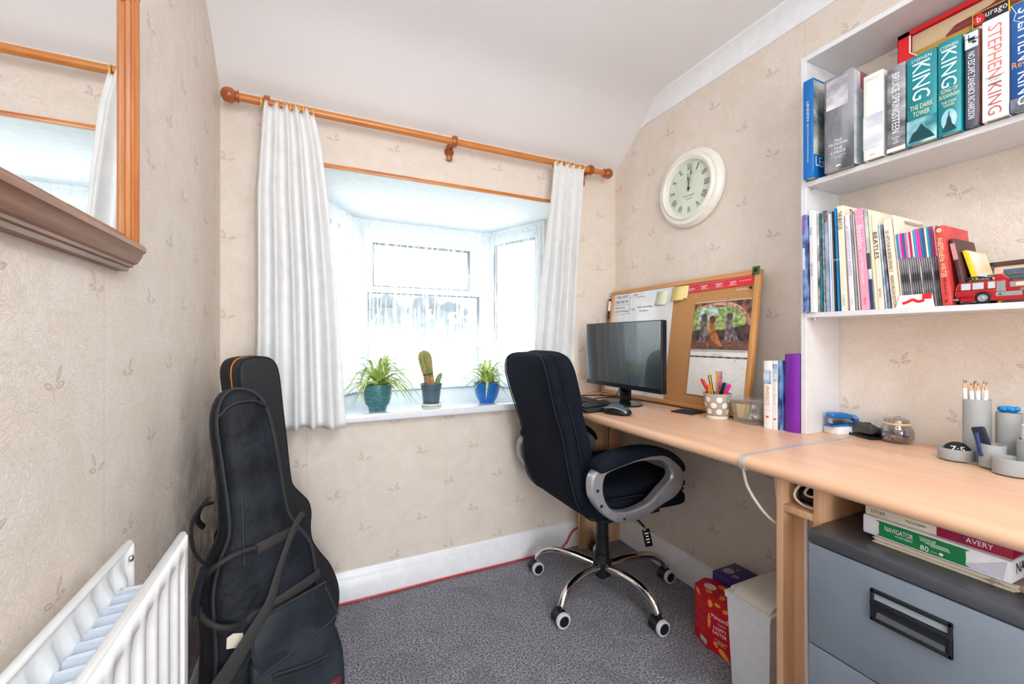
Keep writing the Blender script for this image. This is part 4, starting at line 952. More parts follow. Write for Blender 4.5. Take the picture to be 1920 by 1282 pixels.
G().lathe([(0, .0002), (.0015, .0002), (.0015, .004), (.005, .0045), (.0045, .008), (0, .009)], (0, 0, 0), (-1, 0, 0)).build('pin', plain('dark_brass', 84, 66, 40, .3, metal=.8), o)
o = onboard('paper_strip', 'thin strip of tiny writing pinned left of the brass pin on the cork', 'paper strip', .716, .441, .03)
G().box((-.0008, -.026, -.003), (-.0002, .026, .003)).build('strip', plain('buff_strip', 214, 172, 126, .7), o); text('keep calm and study on', (-.0012, 0, 0), R_, U_, .050, .0045, WHITE, o)
o = onboard('felt_token', 'small green square with a black clip on the top right corner of the noticeboard', 'token', .762, .500, .03); 
G().box((-.0085, -.013, -.014), (-.0062, .013, .014), .002).build('green_square', mat('green_felt', S(84, 132, 82), .9, noise=(200, S(50, 92, 56), (1, 1, 1), .7)), o)
g = G(); g.box((-.012, -.006, -.005), (-.0085, .006, .003), .001); g.tube([(-.011, -.004, .003), (-.011, -.003, .007), (-.011, .003, .007), (-.011, .004, .003)], .0008, 6); g.build('black_clip', BLK, o)
# calendar with three dogs
o = onboard('wall_calendar', 'spiral bound wall calendar with a photo of three dogs, pinned to the cork', 'calendar', .640, .225)
cw = .236
R3 = []
G().box((-.0022, -cw/2, -.002), (-.0006, cw/2, .182)).build('picture_page', WHITE, o)
G().box((-.0040, -cw/2, -.170), (-.0020, cw/2, -.0035)).build('date_page', WHITE, o)
def cal_leaf(): pass
LE = mat('photo_foliage', S(96, 124, 70), .5, noise=(70, S(186, 200, 130), (1, 1, 1), .8)); DK = mat('photo_shade', S(46, 40, 44), .5, noise=(60, S(92, 70, 62), (1, 1, 1), .8)); BR = mat('photo_roots', S(150, 104, 80), .5, noise=(50, S(74, 52, 46), (1, 1, 1), .8)); GR = mat('photo_leaf_litter', S(66, 52, 52), .5, noise=(240, S(150, 104, 84), (1, 1, 1), .9))
SKY_ = mat('photo_sky', S(206, 226, 240), .5, noise=(60, S(120, 160, 90), (1, 1, 1), .9))
def ph(name, pts, m, lift): 
    g = G(); g.poly([(-.0022-lift, -(min(1, max(0, x))-.5)*cw, .002+z*.178) for x, z in pts]); return g.build(name, m, o, 0, recalc=False)
ph('picture_background', [(0, 0), (1, 0), (1, 1), (0, 1)], BR, .0002)
ph('picture_foliage', sm2([(.02, .35), (.0, .60), (.02, .85), (.15, .93), (.45, .88), (.72, .90), (.88, .75), (.93, .5), (.9, .36), (.5, .34)]), LE, .0004)
ph('picture_sky', sm2([(.10, .62), (.12, .86), (.28, .92), (.44, .86), (.40, .68), (.25, .60)]), SKY_, .0006)
ph('picture_shade', sm2([(.0, .12), (0, .38), (.2, .42), (.5, .40), (.8, .46), (1, .50), (1, .12)], 3), DK, .0008)
ph('picture_ground', [(0, 0), (1, 0), (1, .16), (.7, .20), (.3, .18), (0, .20)], GR, .0010)
ph('picture_branch', sm2([(.15, .92), (.45, .98), (.75, .92), (.95, .70), (1.0, .50), (.96, .5), (.90, .66), (.74, .84), (.45, .92), (.2, .88)]), mat('photo_sunlit_root', S(222, 176, 156), .5, noise=(60, S(150, 104, 90), (1, 1, 1), .8)), .0012)
D1 = mat('photo_grey_dog', S(150, 136, 136), .5, noise=(60, S(88, 78, 82), (1, 1, 1), .8)); D2 = mat('photo_golden_dog', S(204, 132, 76), .5, noise=(50, S(140, 82, 48), (1, 1, 1), .8)); DN = mat('photo_dog_face', S(96, 78, 78), .5, noise=(90, S(50, 42, 48), (1, 1, 1), .8))
def dog(x, z, s, m, fl):
    body = [(-.02, 0), (-.055, .02), (-.06, .10), (-.055, .22), (-.05, .36), (-.06, .46), (-.05, .54), (-.01, .57), (.03, .55), (.05, .48), (.045, .40), (.06, .30), (.10, .20), (.14, .10), (.17, .03), (.20, 0), (.10, .01), (.06, .10), (.04, .02), (.02, 0), (.01, .12)]
    ph('picture_dog', sm2([(x+fl*a*s, z+b_*s) for a, b_ in body], 2), m, .0015)
    ph('picture_dog_face', sm2([(x+fl*a*s, z+b_*s) for a, b_ in ((-.03, .44), (-.045, .52), (0, .55), (.04, .52), (.03, .44), (0, .40))], 2), DN, .0018)
dog(.21, .13, 1.12, D1, -1 if False else 1); dog(.36, .07, 1.15, D2, 1); dog(.66, .16, 1.05, D1, 1)
g = G(); LINK = plain('wire_binding', 205, 205, 208, .3, metal=.8)
for k in range(38):
    y = cw/2-.006-k*(cw-.012)/37; g.tube([(-.0015, y, .004), (-.0052, y, .003), (-.0060, y, -.001), (-.0050, y-.0008, -.006), (-.0035, y-.0008, -.0065)], .0005, 5, sub=2)
g.build('wire_spiral', LINK, o, 0)
G().box((-.0046, -cw/2+.001, -.028), (-.0041, cw/2-.001, -.0225)).build('weekday_band', plain('dark_band', 62, 64, 74, .5), o)
text('APRIL  2023', (-.0042, 0, -.0165), R_, U_, .045, .0045, plain('grey_print', 120, 122, 128, .5), o)
g = G()
for k, d_ in enumerate(('MONDAY', 'TUESDAY', 'WEDNESDAY', 'THURSDAY', 'FRIDAY', 'SATURDAY', 'SUNDAY')): text(d_, (-.0047, cw/2-.018-k*.0332, -.0253), R_, U_, .018, .0026, None, g=g)
g.build('weekday_names', WHITE, o, 0)
g = G()
dnum = 1
for r in range(6):
    for c in range(7):
        if (r == 0 and c < 5) or dnum > 30: continue
        text(str(dnum), (-.0042, cw/2-.026-c*.0332, -.036-r*.0235), R_, U_, .0035 if dnum < 10 else .005, .0038, None, g=g); dnum += 1
g.build('date_numbers', plain('grey_print', 120, 122, 128, .5), o, 0)
for y in (cw/2-.006, -cw/2+.006): G().sphere((-.004, y, .177), .0028).build('pin_head', STEEL, o)
# marker pen on the left edge of the board
o = onboard('marker_pen', 'white and black whiteboard marker clipped at the left edge of the noticeboard', 'marker pen', -.002, .418, -.045)
G().lathe([(0, -.052), (.0055, -.051), (.0062, -.045), (.0062, -.012)], (-.008, 0, 0), (0, 0, 1), 16).build('cap', BLK, o)
G().lathe([(.0056, -.012), (.0056, .048), (.0045, .051), (.0045, .055), (0, .056)], (-.008, 0, 0), (0, 0, 1), 16).build('barrel', WHITE, o)
G().lathe([(.0058, .038), (.0062, .040), (.0060, .050), (0, .0565)], (-.008, 0, 0), (0, 0, 1), 16).build('end_cap', BLK, o)
# ------------------------------------------------------------------ things on the first desk
PX, PY = 1.215, .972
t = thing('pen_pot', 'grey pen pot with white polka dots, in front of the calendar', 'pen pot', (PX, PY, ZD))
g = G(); g.lathe([(0, .001), (.030, .001), (.031, .002), (.0435, .083), (.0445, .083), (.0445, .085), (.042, .085), (.029, .004), (0, .004)], n=48); g.build('cup', plain('dove_grey_tin', 178, 172, 166, .45), t, 40)
g = G(); g.lathe([(.0312, .001), (.0330, .001), (.0348, .011), (.0335, .011)], n=48, cap=False); g.build('base_band', plain('ivory_tin', 238, 234, 224, .45), t, 40)
g = G()
def cupdot(az, z, r):
    rr = .0310+(z-.002)/.081*.0125+.0007; nrm = Vector((math.cos(az), math.sin(az), -.155)).normalized(); rt = Vector((-math.sin(az), math.cos(az), 0)); up = nrm.cross(rt)
    pts = []
    for i in range(18):
        a = 2*PI*i/18; da = r*math.cos(a)/rr; dz = r*math.sin(a); q = .0310+(z+dz-.002)/.081*.0125+.0006
        pts.append((math.cos(az+da)*q, math.sin(az+da)*q, z+dz))
    g.poly(pts)
for k in range(7):
    az = math.radians(228)+2*PI*k/7; cupdot(az, .066, .0092); cupdot(az, .026, .0092)
    cupdot(az+PI/7, .047, .0092)
g.build('polka_dots', plain('cream_dot', 244, 240, 228, .5), t, 0)
def pen(name, label, cat, base, top, r, m, tip=None, tipm=None, grp='pens and pencils in the polka dot pot', hexa=False, capm=None, bands=None):
    b_ = Vector(base); p = Vector(top); d = (p-b_); L = d.length; o = thing(name, label, cat, b_, 0, grp)
    o.rotation_euler = Vector((0, 0, 1)).rotation_difference(d).to_euler()
    n = 6 if hexa else 14
    G().lathe([(0, 0), (r, .0005), (r, L-(.018 if tip else .001)), (r*.6 if not tip else r, L-(.018 if tip else 0)), (0, L-(.018 if tip else 0))], n=n).build('barrel', m, o, 30)
    if tip == 'pencil':
        G().lathe([(r, L-.018), (r*.33, L-.006), (0, L-.006)], n=12).build('sharpened_wood', plain('cedar', 222, 176, 140, .6), o); G().lathe([(r*.34, L-.0062), (.0002, L)], n=8).build('lead_point', tipm or plain('graphite', 60, 58, 60, .4), o)
    if capm: G().lathe([(0, L-.035), (r*1.12, L-.035), (r*1.12, L-.002), (r*.7, L+.0005), (0, L+.0005)], n=n).build('cap', capm, o)
    if bands:
        for k in range(3):
            a = 2*PI*(k*2+.5)/6; c = Vector((math.cos(a), math.sin(a), 0))*r*.9; tg_ = Vector((-math.sin(a), math.cos(a), 0))
            G().box((-r*.52, -.0003, .002), (r*.52, .0003, L-.004), M=Matrix.Translation(c+Vector((0, 0, 0))) @ Matrix.Rotation(a+PI/2, 4, 'Z')).build('stripe', bands, o)
    return o
zb = ZD+.006; zt = ZD+.085
def pp_(dx, dy, h, tx, ty): return ((PX+dx, PY+dy, zb), (PX+tx, PY+ty, ZD+h))
RD = plain('red_pen', 214, 44, 46, .35); ORG = plain('orange_pen', 246, 128, 42, .35); MAG = plain('magenta_pen', 226, 36, 132, .35); YLW = plain('yellow_pencil', 238, 204, 60, .4)
pen('red_pen', 'red felt pen leaning far left in the polka dot pot', 'pen', *pp_(.002, -.012, .126, -.006, .058), .0042, RD, capm=RD)
pen('red_pen', 'red felt pen second from the left in the polka dot pot', 'pen', *pp_(-.008, -.010, .124, -.018, .040), .0042, RD, capm=RD)
pen('pencil', 'yellow and black striped pencil, the shorter one leaning left in the polka dot pot', 'pencil', *pp_(.010, .002, .142, .012, .045), .0034, YLW, 'pencil', hexa=True, bands=BLK)
pen('pencil', 'yellow and black striped pencil standing tallest at the front of the polka dot pot', 'pencil', *pp_(-.014, -.008, .150, -.022, .012), .0034, YLW, None, hexa=True, bands=BLK)
pen('highlighter', 'orange highlighter standing in the polka dot pot', 'highlighter', *pp_(-.010, .010, .112, -.016, .016), .0078, ORG, capm=ORG)
pen('black_pen', 'black pen leaning right in the polka dot pot', 'pen', *pp_(-.004, .012, .122, -.006, -.032), .0044, BLK, capm=BLK)
pen('magenta_pen', 'magenta highlighter leaning to the right in the polka dot pot', 'pen', *pp_(-.002, .012, .118, -.002, -.048), .0056, MAG, capm=MAG)
pen('blue_pen', 'short bright blue pen end behind the black one in the polka dot pot', 'pen', *pp_(.012, .008, .120, .018, -.020), .0046, plain('cyan_pen', 52, 170, 206, .35))
o = thing('ruler', 'short patterned pink and gold ruler standing in the back of the polka dot pot', 'ruler', (PX+.012, PY-.002, zb))
G().box((-.0012, -.0125, 0), (.0012, .0125, .150), .0005, M=Matrix.Rotation(-.04, 4, 'X')).build('blade', mat('marbled_pink', S(214, 150, 130), .4, noise=(60, S(150, 90, 130), (1, 1, .6), .9)), o)
G().box((-.0018, .004, .002), (-.0013, .0122, .148), M=Matrix.Rotation(-.04, 4, 'X')).build('gold_edge', plain('gold_orange', 240, 178, 110, .35), o)
# clear tub of stationery
t = thing('plastic_tub', 'clear plastic tub holding sticky notes and clips, between pen pot and books', 'storage tub', (1.236, .872, ZD), math.radians(0))
CLR = bpy.data.materials.new('clear_plastic'); CLR.use_nodes = True
N = NT(CLR.node_tree); o_ = CLR.node_tree.nodes['Material Output']; tr = N.n('ShaderNodeBsdfTransparent'); gl = N.n('ShaderNodeBsdfGlossy'); df = N.n('ShaderNodeBsdfDiffuse'); gl.inputs['Roughness'].default_value = .08
tr.inputs[0].default_value = (.95, .96, .96, 1); ma = N.n('ShaderNodeMixShader'); mb = N.n('ShaderNodeMixShader'); ma.inputs[0].default_value = .35; N.l(gl.outputs[0], ma.inputs[1]); N.l(df.outputs[0], ma.inputs[2])
lw = N.n('ShaderNodeLayerWeight'); lw.inputs[0].default_value = .25; N.l(N.m('MULTIPLY_ADD', lw.outputs['Facing'], .40, .08), mb.inputs[0]); N.l(tr.outputs[0], mb.inputs[1]); N.l(ma.outputs[0], mb.inputs[2]); N.l(mb.outputs[0], o_.inputs['Surface'])
def rr_(hx, hy, z, r=.012, n=6):
    p = []
    for cx, cy, a0 in ((hx-r, hy-r, 0), (-hx+r, hy-r, PI/2), (-hx+r, -hy+r, PI), (hx-r, -hy+r, 1.5*PI)):
        for i in range(n+1): a = a0+PI/2*i/n; p.append((cx+r*math.cos(a), cy+r*math.sin(a), z))
    return p
G().rings([rr_(.026, .040, .001), rr_(.032, .048, .066), rr_(.035, .0525, .067), rr_(.036, .0535, .070), rr_(.034, .052, .070), rr_(.0305, .0465, .0675), rr_(.0245, .0385, .003)]).build('tub', CLR, t, 50)
G().rings([rr_(.0365, .0535, .0705), rr_(.037, .054, .077), rr_(.035, .052, .0785), rr_(.032, .049, .074)], True).build('lid', CLR, t, 50)
def inbox(name, label, cat, c, sz, m, rot, grp=None):
    o = thing(name, label, cat, c, 0, grp); o.rotation_euler = rot; G().box([-s/2 for s in sz], [s/2 for s in sz], min(sz)*.1).build('block', m, o); return o
inbox('sticky_note_pad', 'cream pad of sticky notes at the left in the clear tub', 'sticky notes', (1.232, .893, ZD+.034), (.006, .034, .046), plain('sticky_pad_cream', 242, 230, 176, .7), (math.radians(0), -.18, .1))
inbox('page_marker', 'green page markers in the clear tub', 'page markers', (1.228, .872, ZD+.036), (.003, .008, .050), plain('marker_green', 172, 214, 130, .6), (.25, -.15, 0))
inbox('page_marker', 'orange page markers in the clear tub', 'page markers', (1.229, .880, ZD+.034), (.004, .005, .048), plain('marker_orange', 246, 176, 96, .6), (.25, -.15, 0))
inbox('note_packet', 'pale grey plastic packet slanting in the clear tub', 'packet', (1.230, .860, ZD+.036), (.004, .010, .050), plain('pale_plastic', 218, 222, 226, .4), (.35, -.1, 0))
inbox('note_packet', 'white packet lying slanted in the right half of the clear tub', 'packet', (1.238, .850, ZD+.026), (.034, .018, .005), WHITE, (.5, .1, 0))
o = thing('paper_clip', 'large wire paper clips tangled in the right of the clear tub', 'paper clips', (1.226, .846, ZD+.040))
g = G()
for k in range(4): g.tube([(-.002*k, .012-.004*k, -.012), (-.002*k, -.010, -.004+.003*k), (-.002*k, -.008, .010), (-.002*k, .008, .006), (-.002*k, .006, -.006)], .0010, 6)
g.build('wire', STEEL, o)
inbox('notebook', 'brown notebook leaning between the tub and the physics textbook', 'notebook', (1.330, .835, ZD+.0525), (.09, .005, .094), plain('kraft_brown', 136, 104, 78, .7), (-.18, 0, 0))

# ------------------------------------------------------------------ books: a helper for books seen from their spine (spine towards -x)
PAGES = plain('book_pages', 236, 226, 206, .8, noise=(30, S(222, 210, 188), (.3, 60, .3), .7))
def book(name, label, cat, x, yc, z, dep, thk, hei, m, lean_=0, texts=(), group=None, soft=False, pics=(), yaw=0, pages=PAGES):
    """x = spine face, yc = middle of the foot, texts = (string, along spine centre 0-1, length, height, material, mode 'v'|'h')"""
    t = thing(name, label, cat, (x, yc, z), yaw, group); t.rotation_euler = (lean_, 0, yaw)
    c = .0012 if soft else .0022; ht = thk/2; g = G()
    pr = [(.0, -ht+c), (.001, -ht+.0004), (.003, -ht), (dep, -ht), (dep, -ht+c), (.004, -ht+c), (.004, ht-c), (dep, ht-c), (dep, ht), (.003, ht), (.001, ht-.0004), (.0, ht-c)]
    g.prism(pr, (0, 0, 0), (1, 0, 0), (0, 1, 0), (0, 0, hei)); g.build('cover', m, t, 30)
    ins = .001 if soft else .003
    G().box((.0042, -ht+c, ins), (dep-ins, ht-c, hei-ins)).build('pages', pages, t)
    for (s, q, L, H, mm, mode) in texts:
        if mode == 'v': text(s, (-.0004, 0, hei*q), (0, 0, -1), (0, -1, 0), L, H, mm, t)
        elif mode == 'vl': text(s, (-.0004, H*.0+thk*.22, hei*q), (0, 0, -1), (0, -1, 0), L, H, mm, t)
        else: text(s, (-.0004, 0, hei*q), (0, -1, 0), (0, 0, 1), L, H, mm, t)
    for k, (z0, z1, y0, y1, mm) in enumerate(pics):
        G().box((-.0004, -ht+thk*y0, hei*z0), (-.0001, -ht+thk*y1, hei*z1)).build('spine_picture', mm, t)
    return t
GOLD = plain('orange_lettering', 226, 152, 70, .5); DBL = plain('navy_print', 30, 48, 104, .4); MIDB = mat('blue_pattern', S(44, 92, 160), .4, noise=(90, S(210, 226, 240), (1, 1, .25), .9))
book('textbook', 'white physics textbook with blue spine picture, leftmost of the three upright on the desk', 'book', 1.214, .7995, ZD, .14, .024, .200, WHITE, 0, [('PHYSICS', .48, .056, .011, GOLD, 'v')], 'books standing by the purple file', pics=[(.66, .86, 0, 1, MIDB), (.155, .185, .35, .7, plain('orange_logo', 232, 96, 40, .5)), (.27, .273, 0, 1, plain('grey_rule', 150, 150, 156, .6))])
book('textbook', 'white and navy textbook with orange vertical title, second on the desk', 'book', 1.218, .7800, ZD, .14, .0125, .200, WHITE, 0, [('A level Year 2', .55, .075, .0045, GOLD, 'v')], 'books standing by the purple file', soft=True, pics=[(.70, .96, 0, 1, MIDB), (.14, .16, .2, .8, plain('red_logo', 214, 52, 44, .5))])
book('textbook', 'navy and white patterned textbook beside the purple file', 'book', 1.220, .7680, ZD, .14, .009, .202, mat('navy_pattern_cover', S(24, 48, 112), .4, noise=(60, S(120, 160, 210), (1, 1, .3), .9)), 0, (), 'books standing by the purple file', soft=True)
PUR = plain('purple_lever_file', 118, 34, 160, .32)
t = thing('lever_file', 'purple ring file with rounded spine, against the white shelf unit', 'file', (1.222, .7365, ZD))
out = [(.006, -.0205), (.0, -.012), (-.002, 0), (.0, .012), (.006, .0205), (.135, .0205), (.135, .018), (.009, .018), (.004, .010), (.002, 0), (.004, -.010), (.009, -.018), (.135, -.018), (.135, -.0205)]
G().prism(out, (0, 0, 0), (1, 0, 0), (0, 1, 0), (0, 0, .222)).build('cover', PUR, t, 40)
G().box((.02, -.0165, .002), (.13, .0165, .206)).build('papers', WHITE, t)

# ------------------------------------------------------------------ white shelf unit standing on the desk
t = thing('shelf_unit', 'white melamine shelf unit standing on the desk against the right wall', 'shelf unit', (0, 0, 0))
SX = 1.230; SZ = (1.0655, 1.0785); SY = .683
G().box((SX, .7005, ZD), (XR-.001, .7145, 1.792), .0008, 1).build('side_panel', WHITEB, t)
G().box((SX, -.47, ZD), (XR-.001, -.454, 1.792), .0008, 1).build('side_panel', WHITEB, t)
for z0, z1, nm in ((1.0655, 1.0785, 'shelf'), (1.428, 1.442, 'shelf'), (1.778, 1.792, 'top_panel')):
    G().box((SX, -.454, z0), (XR-.001, .7005, z1), .0008, 1).build(nm, WHITEB, t)
g = G()
for z in (1.0785, 1.442):
    for y in (.69, -.44): g.cyl((SX+.02, y, z-.020), (SX+.02, y, z-.0131), .004)
g.build('shelf_pins', STEEL, t)

# ------------------------------------------------------------------ upper shelf
Z2 = 1.4422; BW_ = 'books on the upper shelf'
SIL = plain('silver_lettering', 212, 226, 230, .4); WL = plain('white_lettering', 244, 244, 246, .5); CRM = plain('cream_lettering', 232, 226, 178, .5)
BLU = plain('royal_blue_cover', 16, 106, 184, .35)
PHG = mat('grey_photo', S(150, 150, 156), .45, noise=(14, S(72, 72, 78), (1, 1, .35), .9)); PHL = mat('light_photo', S(226, 226, 230), .45, noise=(16, S(150, 150, 158), (1, .8, 1), .8))
b1 = book('book', 'tall slim royal blue spine, first on the upper shelf, against the side panel', 'book', 1.205, .6815, Z2, .155, .0255, .266, BLU, 0, [('LENNON', .68, .052, .0060, WL, 'v'), ('legend: An Illustrated Life of John Lennon', .36, .105, .0045, WL, 'v')], BW_)
SKYC = mat('cover_photo_sky', S(206, 210, 196), .4, noise=(16, S(92, 104, 110), (1, 1, 1), .9))
G().box((.002, -.0133, .006), (.152, -.0128, .260)).build('cover_picture', SKYC, b1); G().box((.002, -.0136, .006), (.152, -.0134, .062)).build('cover_title_panel', BLU, b1)
text('LEnnOn', (.062, -.0137, .044), (1, 0, 0), (0, 0, 1), .105, .026, WL, b1); 
b2 = book('book', 'thick grey photographic hardback with white serif title, second on the upper shelf', 'book', 1.212, .6125, Z2, .158, .066, .243, PHG, 0, [('Paul\nMcCartney', .29, .042, .018, WL, 'h'), ('THE\nLYRICS', .205, .032, .016, WL, 'h'), ('edited with an introduction by\nPaul Muldoon', .135, .036, .008, SIL, 'h')], BW_, pics=[(.66, .97, .18, .92, PHL), (.036, .05, .42, .58, WL)])
G().box((.003, -.0336, .004), (.155, -.0331, .239)).build('cover_picture', mat('pale_grey_cover', S(176, 186, 196), .4, noise=(12, S(206, 208, 212), (1, 1, 3), .8)), b2)
G().box((.03, -.0338, .198), (.155, -.0336, .239)).build('cover_red_panel', plain('dull_red_panel', 140, 92, 92, .5), b2)
b3 = book('book', 'white hardback with faint red author name, third on the upper shelf', 'book', 1.214, .5400, Z2, .13, .039, .205, mat('ivory_jacket', S(238, 240, 234), .4), 0, [('LANDLINES', .94, .026, .006, plain('faint_red', 232, 170, 166, .5), 'h'), ('SIGNAL', .05, .012, .004, plain('red_logo', 214, 52, 44, .5), 'h')], BW_, pics=[(.12, .52, 0, 1, mat('pale_sea_sketch', S(222, 224, 226), .5, noise=(22, S(178, 184, 196), (1, .4, 1), .9)))])
b4 = book('book', 'dark grey streaked music memoir spine with large white letters', 'book', 1.214, .4960, Z2, .105, .034, .198, mat('charcoal_photo', S(66, 66, 72), .4, noise=(24, S(170, 170, 176), (1, .5, 1), .7)), 0, [('BRUCE SPRINGSTEEN', .56, .138, .014, WL, 'v'), ('BORN\nTO\nRUN', .125, .013, .016, WL, 'h')], BW_, pics=[(0, .045, 0, 1, WHITE)])
TEALB = mat('teal_cover', S(8, 116, 126), .3, noise=(8, S(30, 150, 160), (1, 1, .4), .8)); CLD = mat('stormy_picture', S(30, 120, 132), .35, noise=(18, S(170, 214, 220), (1, 1, 1), .9)); DTL = plain('dark_teal', 10, 66, 74, .35)
def mount(par, pts, m, hei, thk, nm='spine_picture'):
    g = G(); g.poly([(-.0009, -(x-.5)*thk, hei*z) for x, z in pts]); g.build(nm, m, par, 0, recalc=False)
b5 = book('book', 'teal paperback with huge silver surname and mountain picture, wider of the two teal ones', 'book', 1.213, .4507, Z2, .105, .0505, .197, TEALB, 0, [('STEPHEN', .945, .034, .0075, SIL, 'h'), ('KING', .70, .082, .030, WL, 'v'), ('THE DARK\nTOWER', .375, .038, .026, CRM, 'h')], BW_, pics=[(.0, .28, 0, 1, CLD)])
mount(b5, [(.05, .03), (.22, .13), (.35, .15), (.5, .215), (.62, .16), (.8, .10), (.95, .03)], DTL, .197, .0505)
b6 = book('book', 'teal paperback with silver surname and dark spired tower picture', 'book', 1.213, .4060, Z2, .105, .036, .199, TEALB, 0, [('STEPHEN', .93, .028, .0075, SIL, 'h'), ('KING', .70, .080, .024, WL, 'v'), ('SONG OF\nSUSANNAH', .435, .031, .020, CRM, 'h'), ('THE DARK\nTOWER', .32, .024, .013, CRM, 'h')], BW_)
g = G(); 
mount(b6, [(.5+.34*math.cos(a), .15+.11*math.sin(a)) for a in [2*PI*k/20 for k in range(20)]], mat('pale_moon', S(190, 222, 230), .4, noise=(20, S(90, 160, 176), (1, 1, 1), .8)), .199, .036, 'moon_picture')
g = G(); g.poly([(-.0012, -(x-.5)*.036, .199*z) for x, z in [(.2, .03), (.32, .09), (.38, .11), (.42, .17), (.47, .19), (.5, .255), (.53, .19), (.58, .16), (.63, .10), (.74, .07), (.82, .03)]]); g.build('tower_picture', DTL, b6, 0, recalc=False)
b7 = book('book', 'dark slate spine with small helicopter picture, title in white capitals', 'book', 1.216, .3735, Z2, .105, .019, .197, mat('slate_cover', S(72, 76, 92), .4), 0, [('NO ESCAPE ZANE', .60, .070, .010, WL, 'v'), ('NICK RICHARDSON', .25, .066, .010, WL, 'v')], BW_, pics=[(.82, .985, 0, 1, mat('pale_sky_print', S(206, 214, 222), .5))])
g = G()
for dx, dz, w_, h in ((0, .91, .010, .006), (.003, .925, .020, .0012), (-.005, .90, .010, .002), (0, .885, .008, .002), (.004, .935, .0012, .012), (-.004, .87, .006, .004)): quad(g, (-.0006, dx, .197*dz), R_, U_, w_, h)
g.build('helicopter_picture', INK, b7, 0)
G().box((.001, -.0100, .004), (.103, -.0096, .193)).build('cover_picture', mat('sunset_cover', S(214, 140, 104), .4, noise=(9, S(96, 84, 116), (1, 1, 1), .9)), b7)
b8 = book('book', 'white paperback with red and black thin capitals down the spine', 'book', 1.213, .3400, Z2, .105, .036, .200, mat('white_speckled_jacket', S(236, 238, 244), .4), 0, [('STEPHEN', .67, .105, .019, plain('coral_lettering', 222, 116, 104, .5), 'v'), ('KING', .20, .062, .019, plain('rust_lettering', 186, 92, 84, .5), 'v'), ('THE BAZAAR\nOF BAD\nDREAMS', .385, .027, .018, plain('grey_print', 120, 122, 128, .5), 'h')], BW_)
b9 = book('book', 'deep blue paperback with lightning and orange script, right end of the upper shelf', 'book', 1.213, .3005, Z2, .105, .0385, .206, mat('storm_blue_cover', S(16, 64, 132), .35, noise=(6, S(48, 112, 180), (1, 1, .5), .9)), 0, [('STEPHEN', .70, .100, .020, SIL, 'v'), ('KING', .20, .062, .020, SIL, 'v'), ('Revival', .43, .034, .012, GOLD, 'h')], BW_, pics=[(0, .12, 0, 1, mat('dusk_print', S(66, 70, 84), .5, noise=(20, S(150, 150, 160), (1, 1, 1), .8)))])
g = G(); g.tube([(-.0008, .018, .205), (-.0008, .012, .188), (-.0008, .015, .176), (-.0008, .004, .165), (-.0008, .006, .156)], .0006, 4, sub=1); g.tube([(-.0008, .012, .188), (-.0008, .002, .182), (-.0008, -.004, .172)], .0004, 4, sub=1); g.build('lightning_picture', SIL, b9)
b10 = book('book', 'plain dark hardback beyond the blue one, at the frame edge of the upper shelf', 'book', 1.216, .2600, Z2, .105, .038, .200, plain('dark_hardback', 44, 48, 58, .5), 0, (), BW_)
# boxed model car behind the paperbacks
RB = plain('red_box_card', 222, 34, 44, .35)
t = thing('model_car_box', 'red boxed die-cast model car standing behind the paperbacks on the upper shelf', 'boxed toy car', (1.326, .30, Z2))
BH2 = .325; y0_, y1_ = -.22, .238
G().box((.012, y0_, 0), (.046, y1_, BH2), .001).build('box_back', RB, t)
fr = [(y0_, 0), (y1_, 0), (y1_, BH2), (y0_, BH2)]
win_ = [(y1_-.012, BH2-.018), (y1_-.012, .262), (y1_-.030, .236), (y0_+.03, .236), (y0_+.012, .262), (y0_+.012, BH2-.018)]
g = G(); g.box((0, y0_, 0), (.0015, y1_, .250)); g.box((0, y0_, BH2-.010), (.0015, y1_, BH2)); g.box((0, y1_-.023, .250), (.0015, y1_, BH2)); g.box((0, y0_, .250), (.0015, y0_+.010, BH2)); g.box((0, y1_-.001, 0), (.012, y1_, BH2)); g.box((0, y0_, 0), (.012, y0_+.001, BH2))
g.poly([(0, y1_-.023, .250), (0, y1_-.023, .272), (0, y1_-.042, .250)]); g.build('box_front', RB, t, 0)
G().box((.0105, y0_+.011, .251), (.0118, y1_-.024, BH2-.011)).build('window_liner', plain('tan_box_liner', 206, 180, 146, .5), t)
G().tube([(-.0005, y1_-.024, BH2-.012), (-.0005, y1_-.024, .271), (-.0005, y1_-.042, .251), (-.0005, y0_+.03, .251)], .0018, 4, sub=1).build('white_border', WHITE, t)
G().box((.004, y0_+.002, .252), (.011, y1_-.026, .270)).build('inner_tray', plain('olive_gold_card', 176, 142, 62, .5), t)
cg = G(); R = []
for y, zt_, wv in ((.150, .268, .003), (.135, .282, .0045), (.08, .288, .0048), (.05, .305, .0045), (-.03, .312, .0045), (-.07, .298, .0048), (-.13, .288, .0045), (-.15, .268, .003)):
    R.append([(.0055+wv*.9*math.cos(a), y, .268+(zt_-.262)*(.5+.5*math.sin(a))) for a in [2*PI*i/12 for i in range(12)]])
cg.rings(R).build('car_body', plain('maroon_enamel', 122, 50, 46, .25, coat=.6), t, 60)
g = G(); [g.lathe([(0, -.002), (.016, -.002), (.016, .002), (0, .002)], (.006, y, .262), (1, 0, 0), 20) for y in (.09, -.09)]; g.build('car_wheels', BLK, t)
text('1/18', (-.0004, .215, .236), R_, U_, .018, .008, WHITE, t); text('DIE-CAST METAL MODEL with plastic parts', (-.0004, .120, .240), R_, U_, .13, .007, WHITE, t)
G().box((-.0016, .050, .253), (-.0004, .106, .286), .0006).build('logo_border', plain('yellow_border', 244, 196, 40, .4), t)
G().box((-.0022, .052, .255), (-.0015, .104, .284)).build('logo_panel', plain('dark_logo_panel', 40, 34, 36, .4), t)
